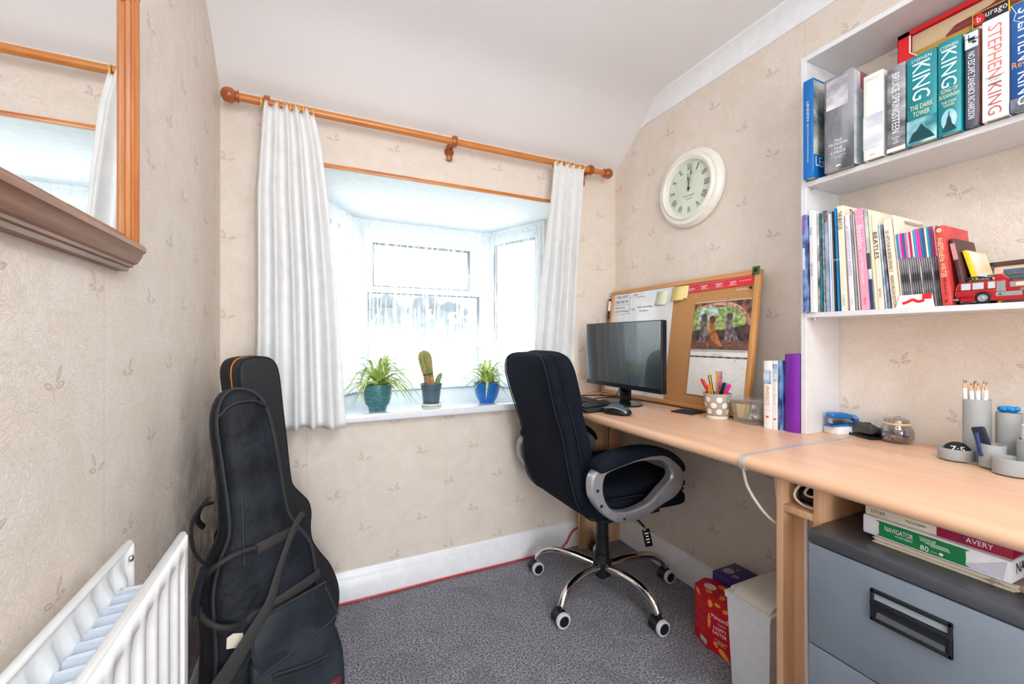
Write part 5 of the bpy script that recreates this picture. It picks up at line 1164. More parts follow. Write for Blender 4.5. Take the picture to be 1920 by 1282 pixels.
g = G(); ell(g, (-.0024, .095, .270), R_, U_, .009, .012, 0); g.build('logo_disc', RB, t, 0)
text('b', (-.0025, .095, .270), R_, U_, .006, .012, WHITE, t); text('urago', (-.0025, .069, .270), R_, U_, .032, .013, WHITE, t)
# ------------------------------------------------------------------ lower shelf
Z1 = 1.0786
def pc_(name, r, g_, b_, r2=None, g2=None, b2=None, sc__=30, st=(1, 1, 1)):
    return mat(name, S(r, g_, b_), .42, noise=(sc__, S(r2, g2, b2), st, .9)) if r2 is not None else plain(name, r, g_, b_, .42)
def low(label, yl, yr, h, th_deg, m, texts=(), x=1.238, dep=.13, pics=(), soft=True, cat='book', grp='books and songbooks on the lower shelf', name='songbook'):
    th_ = math.radians(th_deg); T = max(yl-yr-.0006, .0022); yc = (yl+yr)/2-h*math.sin(th_)
    return book(name, label, cat, x, yc, Z1+T/2*math.sin(th_)+.0002, dep, T, h*math.cos(th_), m, -th_, texts, grp, soft=soft, pics=pics)
BK = plain('black_lettering', 38, 36, 38, .5)
low('purple and dark blue magazine, first on the lower shelf against the side panel', .6995, .692, .268, .3, pc_('night_blue_spine', 48, 66, 110, 120, 150, 200, 40), x=1.210, pics=[(.80, .995, 0, 1, pc_('violet_top', 140, 92, 176)), (.44, .66, .1, .9, pc_('pale_blue_patch', 216, 218, 232))], name='magazine', cat='magazine')
low('white songbook with small black words, second on the lower shelf', .691, .679, .278, .9, pc_('white_spine', 236, 234, 230), [('Voices', .80, .022, .005, BK, 'v'), ('NEIL YOUNG', .42, .034, .0045, BK, 'v')], x=1.224)
low('thin dark maroon spine between white and navy spines on the lower shelf', .6785, .6735, .272, 1.0, pc_('dark_maroon_spine', 84, 70, 76, 222, 214, 206, 18))
low('thin navy and teal speckled spine on the lower shelf', .673, .667, .270, 1.1, pc_('navy_teal_spine', 40, 58, 94, 36, 132, 148, 40), pics=[(.05, .38, .1, 1, pc_('teal_patch', 24, 116, 138))])
low('grey songbook with a black patch at the top of its spine', .6665, .6615, .274, 1.2, pc_('mottled_grey_spine', 176, 170, 164, 110, 106, 104, 70))
low('slate blue songbook with dark top, fourth wide spine on the lower shelf', .661, .652, .274, 1.3, pc_('slate_blue_spine', 128, 144, 172, 176, 190, 208, 12), pics=[(.88, .995, 0, 1, pc_('charcoal_patch', 70, 66, 66, 130, 124, 120, 90))])
low('pale blue and lilac songbook beside the slate blue one', .6515, .646, .262, 1.5, pc_('pale_blue_lilac_spine', 176, 206, 232, 226, 212, 232, 14))
low('thin white spine before the black one on the lower shelf', .6455, .6425, .260, 1.6, pc_('white_spine', 236, 234, 230))
low('thin black spine before the bright blue one on the lower shelf', .642, .6375, .266, 1.7, pc_('black_spine', 52, 48, 54))
low('bright blue magazine with a white name half way down the spine', .637, .631, .272, 1.9, pc_('cyan_blue_spine', 22, 132, 196, 40, 96, 130, 10, (1, 1, .5)), [('STING', .50, .014, .004, WL, 'h')])
bb = low('wide cream songbook with narrow black capitals at the top of the spine', .6300, .6160, .276, 2.2, pc_('cream_spine', 240, 230, 206), [('THE BEATLES', .86, .048, .009, BK, 'v'), ('COMPLETE', .10, .030, .006, pc_('buff_lettering', 190, 170, 130), 'v')], dep=.145)
text('The', (.045, -.0075, .262), (1, 0, 0), (0, 0, 1), .03, .014, BK, bb); text('BEATLES', (.03, -.0075, .215), (0, 0, -1), (1, 0, 0), .060, .022, BK, bb)
low('white book with pale pink hand-drawn title along the spine', .6125, .6010, .250, 2.9, pc_('cool_white_spine', 232, 230, 238), [('A HARD DAYS WRITE', .62, .130, .008, pc_('mauve_lettering', 190, 178, 206), 'v'), ('turner', .09, .016, .004, pc_('mauve_lettering', 190, 178, 206), 'v')])
low('thin grey songbook with dark foot, left of the pink book', .6005, .5955, .248, 3.2, pc_('grey_spine', 170, 168, 168, 120, 116, 116, 12))
low('thin pale grey songbook directly left of the pink book', .595, .5915, .246, 3.4, pc_('light_grey_spine', 204, 202, 200))
low('pink book with bold white title and author name', .591, .572, .256, 3.6, pc_('candy_pink_spine', 240, 160, 186), [('Beatles', .72, .060, .012, WL, 'v'), ('the complete', .92, .022, .005, WL, 'h'), ('recording', .53, .022, .006, WL, 'v'), ('Mark Lewisohn', .36, .056, .007, WL, 'v'), ('HAMLYN', .09, .018, .005, plain('coral_lettering', 222, 116, 104, .5), 'v')], dep=.14)
low('white and sea green magazine with dark middle, right of the pink book', .5715, .5635, .252, 3.7, pc_('sea_green_white_spine', 220, 228, 222, 160, 170, 170, 14), pics=[(.40, .56, 0, 1, pc_('dark_portrait_patch', 74, 74, 82)), (0, .30, 0, 1, pc_('navy_patch', 46, 66, 108))], name='magazine', cat='magazine')
low('thin cream songbook left of the one with large black serif letters', .5630, .5560, .248, 3.8, pc_('buff_spine', 238, 222, 194))
low('cream songbook with large black serif letters down the spine', .5555, .5435, .234, 3.9, pc_('cream_white_spine', 238, 226, 208), [('BEATLES', .67, .066, .0085, BK, 'v'), ('lyrics', .17, .020, .006, BK, 'v')], dep=.14)
low('thin blue and white magazine with photo, right of the serif lettered songbook', .5412, .5372, .208, 4.2, pc_('blue_photo_spine', 120, 170, 200, 230, 234, 240, 22), name='magazine', cat='magazine')
low('thin grey photographic magazine, left of the cream buskers songbook', .5370, .5325, .206, 4.5, pc_('grey_photo_spine', 150, 150, 170, 70, 66, 84, 26), name='magazine', cat='magazine')
bb = low('wide cream songbook for buskers with its tall cover showing', .532, .518, .216, 4.9, pc_('warm_cream_spine', 244, 228, 206), [('101 HITS FOR BUSKERS BOOK 5', .64, .100, .0065, BK, 'v'), ('PIANO/ORGAN EDITION', .19, .074, .0065, BK, 'v')], dep=.145)
text('101 HITS FOR BUSKERS', (.070, -.0075, .190), (1, 0, 0), (0, 0, 1), .105, .012, BK, bb)
bb = low('big cream songbook lying behind the buskers book, its dark heading showing', .5172, .5150, .226, 5.0, pc_('pale_cream_spine', 238, 226, 208), dep=.145, x=1.246)
text('PIANO/ORGAN HITS', (.095, -.0026, .212), (1, 0, 0), (0, 0, 1), .090, .010, BK, bb)
cols = [('blue', (30, 146, 190)), ('pale pink', (226, 140, 200)), ('magenta', (206, 52, 140)), ('deep blue', (24, 112, 170)), ('rose', (224, 110, 168)), ('light grey', (204, 200, 204)), ('crimson', (196, 36, 90)), ('ivory', (226, 226, 216)),
        ('sky blue', (60, 166, 214)), ('orchid pink', (222, 82, 176)), ('hot pink', (230, 70, 150)), ('azure', (20, 122, 190)), ('slate', (84, 92, 104)), ('white', (226, 232, 226)), ('turquoise', (40, 160, 184)), ('violet', (112, 84, 150)), ('raspberry', (190, 50, 110)), ('cream', (238, 224, 206))]
y = .5103; rr = random.Random(11)
for i, (cn, cv_) in enumerate(cols):
    T = .0039; h = .178 if i < 8 else .182
    body = pc_('cd_case_dark_%s' % ('a' if i % 3 else 'b'), 70, 68, 74, 170, 168, 172, 70, (1, 1, .3)) if i % 5 not in (4,) else pc_('cd_case_pale', 196, 186, 190, 120, 110, 120, 60, (1, 1, .3))
    low('thin magazine with %s spine top, %s in the row of thin ones' % (cn, ['first', 'second', 'third', 'fourth', 'fifth', 'sixth', 'seventh', 'eighth', 'ninth', 'tenth', 'eleventh', 'twelfth', 'thirteenth', 'fourteenth', 'fifteenth', 'sixteenth', 'seventeenth', 'last'][i]),
        y, y-T, h, 4.9, body, x=1.247, dep=.115, pics=[(.66 if i < 8 else .62, .995, 0, 1, pc_('spine_top_'+cn.replace(' ', '_'), *cv_))], grp='thin music magazines on the lower shelf', name='magazine', cat='magazine')
    y -= T
low('thick red annual with cream hand-lettered title, right of the thin magazines', .4385, .4225, .176, 4.6, pc_('coral_red_spine', 214, 74, 70, 196, 60, 60, 40), [('iNdEPENdENt WRiTER', .60, .088, .0085, CRM, 'v'), ('100 ways to', .24, .040, .005, BK, 'v'), ('P', .05, .005, .007, BK, 'h')], soft=False, dep=.12, x=1.236)
ob = [o for o in bpy.data.objects if o.get('label', '').startswith('thick red annual')][0]
g = G(); ell(g, (-.0009, 0, .166), R_, U_, .0042, .0045); g.build('publisher_roundel', CRM, ob, 0); text('R', (-.0011, 0, .166), R_, U_, .0022, .0042, BK, ob)
low('dark brown hardback with two pinkish labels, leaning left against the red annual', .4190, .4095, .148, 9.5, pc_('dark_brown_spine', 84, 48, 54, 70, 40, 44, 20), pics=[(.68, .93, .08, .92, pc_('dusty_pink_label', 206, 150, 150)), (.04, .22, .08, .92, pc_('dusty_pink_label', 206, 150, 150))], soft=False, dep=.10, x=1.246)
yb_ = low('yellow paperback leaning left behind the toy fire engine', .4040, .3960, .124, 13.5, pc_('sunny_yellow_spine', 250, 204, 40), dep=.10, x=1.262)
G().box((.004, -.0046, .04), (.095, -.0042, .118)).build('cover_picture', pc_('pale_gold_cover', 240, 214, 158, 226, 226, 226, 20), yb_)
# white card leaning at the front of the lower shelf
t = thing('gift_card', 'small white card with a red ribbon mark, standing before the thin magazines', 'card', (1.2335, .470, Z1)); t.rotation_euler = (0, .14, 0)
G().prism([(-.034, 0), (.034, 0), (.028, .030), (-.029, .030)], (0, 0, 0), (0, -1, 0), (0, 0, 1), (.0008, 0, 0)).build('card', WHITE, t, 0)
G().box((-.0006, -.028, .018), (-.0002, -.012, .030)).build('red_corner', RB, t)
g = G(); g.tube([(-.0006, .022, .010), (-.0006, .012, .014), (-.0006, .004, .018), (-.0006, -.006, .013), (-.0006, -.016, .016)], (.0032, .0003), 6, flat=(0, 0, 1)); g.build('red_ribbon_mark', RB, t, 0)
# toy fire engine
t = thing('toy_fire_engine', 'red die-cast toy fire engine with silver ladder on the lower shelf', 'toy fire engine', (1.262, .300, Z1), 0)
ERD = plain('fire_engine_red', 176, 20, 30, .22, coat=.6); EY = .106
def ebox(y0, y1, z0, z1, x0=-.020, x1=.020, bev=.0015): return ((x0, y0, z0), (x1, y1, z1), bev)
g = G(); g.prism([(EY, .012), (EY+.001, .022), (EY-.002, .030), (EY-.006, .046), (EY-.010, .0485), (.028, .0485), (.028, .046), (-.11, .046), (-.11, .010), (-.062, .010), (-.062, .018), (-.086, .018), (-.086, .010), (.022, .010), (EY-.030, .010), (EY-.032, .018), (EY-.040, .0215), (EY-.048, .018), (EY-.050, .010), (EY-.060, .010)][:10] + [(.050, .010), (.052, .018), (.060, .0225), (.068, .018), (.070, .010), (EY-.002, .010)], (-.020, 0, 0), (0, 1, 0), (0, 0, 1), (.040, 0, 0), .0015) if False else None
g.box(*ebox(.030, EY, .014, .030)); g.prism([(EY, .030), (EY-.005, .0475), (.034, .0475), (.034, .030)], (-.020, 0, 0), (0, 1, 0), (0, 0, 1), (.040, 0, 0), .0015)
g.box(*ebox(-.11, .034, .012, .044)); g.box((-.021, -.11, .006), (.021, .098, .014), .001); g.build('bodywork', ERD, t, 30)
GLS = plain('toy_window_glazing', 190, 206, 214, .12, coat=.5); TS = plain('toy_silver', 176, 180, 184, .3, metal=.6)
g = G(); g.prism([(EY+.0008, .0315), (EY-.0035, .0455), (EY-.0045, .0455), (EY-.001, .0315)], (-.017, 0, 0), (0, 1, 0), (0, 0, 1), (.034, 0, 0))
for y0, y1 in ((.083, .097), (.064, .080), (.048, .058)): g.box((-.0206, y0, .031), (-.0198, y1, .0445), .0003)
g.build('windows', GLS, t, 0)
for nm_, lo_, hi_ in (('cab_door', (-.0208, .034, .024), (-.0196, .046, .044)), ('lower_panel', (-.0208, .012, .014), (-.0196, .047, .023)), ('side_locker', (-.0208, -.06, .031), (-.0196, .028, .0415)), ('front_grille', (-.018, EY-.0005, .020), (.018, EY+.0012, .029))): G().box(lo_, hi_, .0004).build(nm_, TS, t, 0)
g = G(); g.box((-.0212, -.055, .033), (-.0207, .020, .0395)); g.build('cream_panel', plain('cream_panel', 230, 206, 170, .5), t, 0)
g = G(); g.box((-.024, EY-.006, .009), (.024, EY+.006, .0135), .0015); g.box((-.012, EY-.03, .004), (.012, EY-.004, .009), .001)
for k in range(7): g.cyl((-.0205, .012-.007*k, .026), (-.0215, .012-.007*k, .026), .0028, n=10)
g.build('bumper', plain('dull_chrome', 150, 158, 156, .3, metal=.7), t, 40)
for y in (.065, -.074):
    for s in (-1, 1):
        wg = G(); wg.lathe([(0, -.003), (.0118, -.003), (.0124, -.0015), (.0124, .002), (.0112, .003), (0, .003)], (s*.0185, y, .0125), (s, 0, 0), 24); wo_ = wg.build('wheel', BLK, t, 40)
        G().lathe([(0, .0045), (.002, .0045), (.003, .0038), (.0045, .0036), (.0070, .0042), (.0076, .003), (0, .003)], (s*.0185, y, .0125), (s, 0, 0), 20).build('hub', TS, wo_, 40)
        ag = G(); ag.tube([(s*.0205, y+.0145*math.cos(a), .0125+.0145*math.sin(a)) for a in [PI*k/10 for k in range(11)]], .0010, 6, sub=1); ag.build('wheel_arch', ERD, t, 40)
g = G()
for s in (-.0075, .0075): g.box((s-.001, -.12, .056), (s+.001, .062, .060)); g.box((s-.001, -.12, .050), (s+.001, .050, .052))
for k in range(23): g.box((-.0075, .058-.0078*k, .0565), (.0075, .0598-.0078*k, .0585)); g.box((-.0085, .050-.0078*k, .051), (-.0065, .0518-.0078*k, .058))
g.build('ladder', plain('toy_ladder_grey', 118, 126, 128, .35, metal=.6), t, 0)
g = G(); g.prism([(.052, .047), (.050, .060), (.040, .060), (.030, .0465)], (-.012, 0, 0), (0, 1, 0), (0, 0, 1), (.024, 0, 0), .001); g.build('ladder_turntable', ERD, t, 30)
g = G(); g.box((-.010, .058, .0475), (.010, .092, .0525), .001); g.tube([(-.009, .060, .054), (-.009, .075, .058), (-.009, .092, .056)], .0014, 6); g.tube([(.009, .060, .054), (.009, .075, .058), (.009, .092, .056)], .0014, 6)
for k in range(5): g.box((-.009, .063+.006*k, .0545), (.009, .0648+.006*k, .0565))
g.sphere((-.012, .086, .050), .0028); g.sphere((.012, .086, .050), .0028); g.build('roof_equipment', plain('dark_grey_metal', 84, 90, 90, .4, metal=.5), t, 30)
text('A', (-.0212, .041, .0185), R_, U_, .004, .006, BK, t)
# framed picture behind the engine
t = thing('picture_frame', 'dark wood picture frame leaning on the wall behind the toy fire engine', 'picture frame', (1.350, .30, Z1+.0022)); t.rotation_euler = (0, .20, 0)
DKW = plain('dark_red_brown_frame', 84, 58, 54, .4)
g = G(); F0, F1, FH = -.13, .094, .098
for q in (((-.004, F0, 0), (.008, F1, .010)), ((-.004, F0, FH-.010), (.008, F1, FH)), ((-.004, F0, 0), (.008, F0+.010, FH)), ((-.004, F1-.010, 0), (.008, F1, FH))): g.box(*q, .0015)
g.build('frame', DKW, t); G().box((0, F0+.009, .009), (.002, F1-.009, FH-.009)).build('mount', plain('pinkish_mount', 214, 186, 170, .6), t)
G().box((-.0005, F0+.024, .02), (.0, F1-.024, FH-.018)).build('photo', pc_('dusk_blue_photo', 92, 108, 140, 60, 66, 84, 12), t)

# ------------------------------------------------------------------ clutter on the second desk
t = thing('paper_box', 'small white box lying under the blue stapler', 'box', (1.343, .668, ZD), math.radians(-14)); t.scale = (.88, .88, 1)
G().box((-.046, -.024, .0005), (.046, .024, .021), .001).build('box', WHITE, t); g = G()
for k in range(3): quad(g, (.02-.004*k, -.0244, .015-.004*k), (1, 0, 0), (0, 0, 1), .022-.004*k, .0012)
g.build('box_print', plain('pale_blue_print', 120, 150, 190, .6), t, 0)
t = thing('stapler', 'bright blue stapler resting on the small white box', 'stapler', (1.338, .668, ZD+.0215), math.radians(-14)); t.scale = (.88, .88, .88)
STB = plain('stapler_blue', 30, 108, 184, .25, coat=.4)
G().prism([(-.056, 0), (.050, 0), (.056, .003), (.050, .008), (-.046, .005), (-.056, .004)], (0, -.014, 0), (1, 0, 0), (0, 0, 1), (0, .028, 0), .001).build('base', STB, t)
G().prism([(-.048, .028), (-.050, .038), (-.042, .044), (0, .043), (.040, .034), (.056, .024), (.055, .008), (.046, .010), (.030, .022), (-.040, .026)], (0, -.0125, 0), (1, 0, 0), (0, 0, 1), (0, .025, 0), .0035, 3).build('handle', STB, t, 50)
G().prism([(-.044, .010), (-.044, .026), (.020, .024), (.040, .012), (.036, .009), (-.034, .007)], (0, -.008, 0), (1, 0, 0), (0, 0, 1), (0, .016, 0), .001).build('magazine_channel', STEEL, t)
text('Rapesco', (.040, -.0129, .026), (1, 0, -.35), (.35, 0, 1), .020, .006, WHITE, t)
t = thing('hole_punch', 'dark grey two-hole punch between the stapler and the jar', 'hole punch', (1.352, .609, ZD), math.radians(-20)); t.scale = (.84, .84, .84)
G().box((-.036, -.040, .0005), (.036, .040, .009), .002).build('base', BLK, t)
G().prism([(-.026, .016), (-.030, .040), (-.020, .048), (.016, .030), (.034, .020), (.034, .010), (.004, .010), (-.008, .022)], (0, -.032, 0), (1, 0, 0), (0, 0, 1), (0, .064, 0), .002, 2).build('lever', plain('punch_grey', 74, 74, 74, .35, metal=.4), t, 50)
G().box((-.014, -.008, .0445), (-.002, .006, .0475), M=Matrix.Translation((0, 0, 0))).build('lever_slot', BLK, t)
g = G(); [g.cyl((x, -.034, .016), (x, -.0325, .016), .0032, n=14) for x in (.018,)]; g.build('pivot', STEEL, t)
t = thing('glass_jar', 'squat glass jar of coloured paper clips with a silver clip-top lid', 'jar', (1.352, .551, ZD))
GL2 = bpy.data.materials.new('jar_glass'); GL2.use_nodes = True
N = NT(GL2.node_tree); o_ = GL2.node_tree.nodes['Material Output']; tr = N.n('ShaderNodeBsdfTransparent'); gl = N.n('ShaderNodeBsdfGlossy'); gl.inputs['Roughness'].default_value = .03; mx = N.n('ShaderNodeMixShader'); tr.inputs[0].default_value = (.93, .94, .93, 1)
lw = N.n('ShaderNodeLayerWeight'); lw.inputs[0].default_value = .35; N.l(N.m('MULTIPLY_ADD', lw.outputs['Facing'], .55, .05), mx.inputs[0]); N.l(tr.outputs[0], mx.inputs[1]); N.l(gl.outputs[0], mx.inputs[2]); N.l(mx.outputs[0], o_.inputs['Surface'])
G().lathe([(0, .0006), (.026, .0006), (.031, .004), (.0345, .016), (.034, .030), (.029, .042), (.0255, .046), (.0255, .052), (.0235, .052), (.0235, .046), (.0275, .041), (.0325, .030), (.033, .016), (.029, .006), (0, .005)], n=36).build('glass', GL2, t, 60)
G().lathe([(.0258, .0455), (.0275, .047), (.0275, .050), (.0258, .0515)], n=36, cap=False).build('rubber_seal', plain('amber_rubber', 226, 196, 140, .4), t)
G().lathe([(0, .060), (.022, .060), (.0245, .058), (.0245, .0522), (0, .0522)], n=36).build('lid', STEEL, t, 40)
g = G(); g.tube([(-.026, -.004, .049), (-.029, -.004, .056), (-.020, -.002, .064), (0, 0, .0655), (.020, .002, .064), (.029, .004, .056), (.026, .004, .049)], .0010, 6); g.build('wire_bail', STEEL, t)
pcs = [plain('clip_'+n, *c, .35) for n, c in (('blue', (40, 90, 200)), ('green', (60, 160, 90)), ('pink', (214, 110, 160)), ('red', (200, 50, 60)), ('white', (230, 230, 230)), ('purple', (120, 80, 150)), ('yellow', (226, 196, 90)))]
rr = random.Random(5); gs = [G() for _ in pcs]
for k in range(150):
    z = .008+rr.random()**1.3*.022*(1-.3*rr.random()); r = rr.random()**.5*(.027 if z < .02 else .022-.5*(z-.02)); a = rr.uniform(0, 2*PI)
    c = Vector((r*math.cos(a), r*math.sin(a), z)); e = Euler((rr.uniform(-.9, .9), rr.uniform(-.9, .9), rr.uniform(0, 6))).to_matrix()
    P = [c+e @ Vector(p)*.8 for p in ((-.004, .0025, 0), (.005, .0025, 0), (.0065, 0, 0), (.005, -.0025, 0), (-.005, -.0025, 0), (-.0062, -.0005, 0), (-.005, .0012, 0), (.003, .0012, 0))]
    gs[k % 7].tube(P, .00055, 4, sub=1)
o = thing('paper_clips', 'heap of coloured paper clips inside the glass jar', 'paper clips', (1.352, .551, ZD), 0); o['kind'] = 'stuff'
for g, m in zip(gs, pcs): q = g.build('clips', m, o, 0); q['kind'] = 'stuff'
# grey tube desk organiser
t = thing('desk_organiser', 'grey cardboard tube desk organiser with cups of several heights', 'desk organiser', (0, 0, 0))
ORGM = plain('grey_painted_tube', 158, 160, 160, .6)
def cup(x, y, r, h, nm='cup', z=ZD+.003):
    G().lathe([(0, 0), (r, 0), (r, h-.001), (r-.0008, h), (r-.0022, h), (r-.0028, h-.001), (r-.0028, .002), (0, .002)], (x, y, z), n=44).build(nm, ORGM, t, 40)
G().prism([(1.275, .445), (1.300, .455), (1.385, .42), (1.392, .30), (1.350, .268), (1.262, .335), (1.256, .40)], (0, 0, ZD+.0004), (1, 0, 0), (0, 1, 0), (0, 0, .0026), .0008).build('base_plate', ORGM, t)
cup(1.302, .392, .0215, .132, 'tall_tube'); cup(1.318, .3495, .0190, .108, 'tube'); cup(1.256, .3555, .0195, .047, 'tube'); cup(1.270, .4145, .0280, .0235, 'dish'); cup(1.228, .3210, .0270, .0305, 'dish'); cup(1.262, .298, .0260, .066, 'tube'); cup(1.316, .292, .024, .108, 'tube')
rr = random.Random(3)
for k, (dx, dy, tx, ty, h) in enumerate(((-.016, .010, -.020, .022, .176), (-.010, .014, -.014, .019, .176), (-.018, -.002, -.022, .006, .171), (.004, .012, .002, .006, .174), (-.004, .002, -.004, .001, .176), (-.014, -.010, -.020, -.008, .172), (.012, -.006, .014, -.011, .175), (-.006, -.016, -.012, -.0235, .174))):
    pen('pencil', 'white pencil with sharpened point, %s from the left in the tall grey tube' % ordn[k], 'pencil', (1.302+dx*.6, .392+dy*.6, ZD+.0055), (1.302+tx*.68, .392+ty*.72, ZD+h), .0036, WHITE, 'pencil', grp='white pencils in the tall grey tube', hexa=True)
CY = plain('cyan_handle', 18, 140, 214, .4)
for k, (dy, ty) in enumerate(((.010, .013), (-.009, -.012))):
    o = thing('plastic_grip', 'bright blue plastic grip standing in the grey tube, %s of the pair' % ('left' if k == 0 else 'right'), 'grip', (1.318, .3495+dy*.6, ZD+.0055), 0, 'blue grips in the grey tube')
    G().box((-.004, -.003, 0), (.004, .003, .10), .001).build('shank', CY, o)
    g = G(); g.sphere((0, .001, .112), .0088, (.8, 1, .75)); g.sphere((-.001, -.006, .114), .006, (.9, .9, .9)); g.sphere((.001, .006, .112), .0055); g.build('grip', CY, o, 60)
    for v in o.children: pass
o = thing('paper_roll', 'white roll standing in the right-hand grey tube at the frame edge', 'paper roll', (1.262, .298, ZD+.0055)); G().lathe([(0, 0), (.0195, 0), (.0195, .092), (.006, .092), (.006, .088), (0, .088)], n=36).build('roll', WHITE, o, 40)
NVY = plain('navy_rubber', 26, 34, 58, .5)
o = thing('usb_stick', 'dark navy memory stick standing in the small middle grey tube', 'memory stick', (1.258, .3585, ZD+.0055)); o.rotation_euler = (-.26, 0, 0)
G().box((-.0035, -.0115, .010), (.0035, .0095, .078), .0032, 3).build('body', NVY, o)
o = thing('lanyard_clip', 'navy cap with strap hanging over the rim of the small middle grey tube', 'strap', (1.2345, .368, ZD+.045)); 
G().tube([(.004, .006, .026), (-.003, .001, .008), (-.006, -.003, -.010), (-.008, -.006, -.018)], (.0035, .0012), 8, flat=(0, 1, 0)).build('strap', plain('navy_webbing', 26, 50, 104, .5), o)
o = thing('round_token', 'black disc with white digits lying in the low grey dish', 'badge', (1.272, .413, ZD+.021)); o.rotation_euler = (0, -.85, .30)
g = G(); g.lathe([(0, 0), (.0205, 0), (.0215, .001), (.0205, .003), (.010, .005), (0, .0055)], (.0, 0, .0), (0, 0, 1), 36); g.build('disc', plain('black_enamel', 26, 26, 30, .3), o, 60)
text('7:5', (-.0, -.001, .0056), (0, -1, 0), (1, 0, 0), .022, .014, WHITE, o, lift=.0005)

# ------------------------------------------------------------------ clock
t = thing('wall_clock', 'round cream wall clock with Roman numerals above the noticeboard', 'clock', (XR, 1.232, 1.622))
CRE = plain('cream_lacquer', 244, 241, 232, .3, coat=.3)
RO_ = .158
G().lathe([(0, .002), (.150, .0005), (RO_, .006), (RO_, .014), (.154, .021), (.149, .024), (.146, .031), (.140, .033), (.136, .030), (.132, .031), (.129, .037), (.123, .040), (.118, .038), (.114, .033), (.1115, .034), (.1095, .030), (.109, .018), (0, .018)], (0, 0, 0), (-1, 0, 0), 72).build('case', CRE, t, 40)
DIAL = mat('pale_green_dial', S(208, 220, 200), .5, noise=(6, S(222, 230, 214), (1, 1, 1), .7))
g = G(); ell(g, (-.0186, 0, 0), R_, U_, .1095, .1095, 0, 64); g.build('dial', DIAL, t, 0)
TR = mat('clock_ink', S(52, 60, 54), .5); g = G()
for k, s in enumerate(('XII', 'I', 'II', 'III', 'IIII', 'V', 'VI', 'VII', 'VIII', 'IX', 'X', 'XI')):
    a = 2*PI*k/12; rd = Vector((0, -math.sin(a), math.cos(a))); tg_ = Vector((0, -math.cos(a), -math.sin(a))); c = rd*.086+Vector((-.0190, 0, 0))
    text(s, c, tg_, rd, {1: .0042, 2: .012, 3: .019, 4: .024}[len(s)] if s not in ('V', 'X') else .014, .026, None, g=g)
for k in range(60):
    a = 2*PI*k/60; rd = Vector((0, -math.sin(a), math.cos(a))); tg_ = Vector((0, -math.cos(a), -math.sin(a))); quad(g, rd*.1045+Vector((-.0190, 0, 0)), tg_, rd, .0006, .004)
g.build('numerals', TR, t, 0)
g = G(); text('Kensington', (-.0190, 0, -.030), R_, U_, .056, .011, None, g=g); text('STATION', (-.0190, 0, -.044), R_, U_, .028, .006, None, g=g); text('LONDON', (-.0190, 0, .030), R_, U_, .030, .005, None, g=g)
g.build('maker_lettering', plain('soft_green_print', 88, 148, 112, .5), t, 0)
def hand(name, ang, L, wv, xx):
    a = math.radians(ang); rd = Vector((0, -math.sin(a), math.cos(a))); tg_ = Vector((0, -math.cos(a), -math.sin(a))); g = G(); c = Vector((xx, 0, 0))
    pts = [(-wv, -.012), (-wv*.6, L*.5), (-wv*2.6, L*.60), (0, L*.74), (0, L), (0, L*.74), (wv*2.6, L*.60), (wv*.6, L*.5), (wv, -.012)]
    g.prism([(-wv, -.012), (-wv*.6, L*.55), (-wv*2.4, L*.62), (-wv*.5, L*.76), (-wv*.3, L), (wv*.3, L), (wv*.5, L*.76), (wv*2.4, L*.62), (wv*.6, L*.55), (wv, -.012)], c, tg_, rd, (.0008, 0, 0)); return g.build(name, TR, t, 0)
hand('hour_hand', 357, .062, .0016, -.0225); hand('minute_hand', 14, .094, .0014, -.0245)
G().lathe([(0, 0), (.0045, 0), (.0045, .006), (0, .007)], (-.019, 0, 0), (-1, 0, 0), 20).build('centre_boss', TR, t)
G().lathe([(0, .0300), (.1055, .0300), (.1055, .0312), (0, .0312)], (0, 0, 0), (-1, 0, 0), 48).build('glass', GL3, t) if False else None

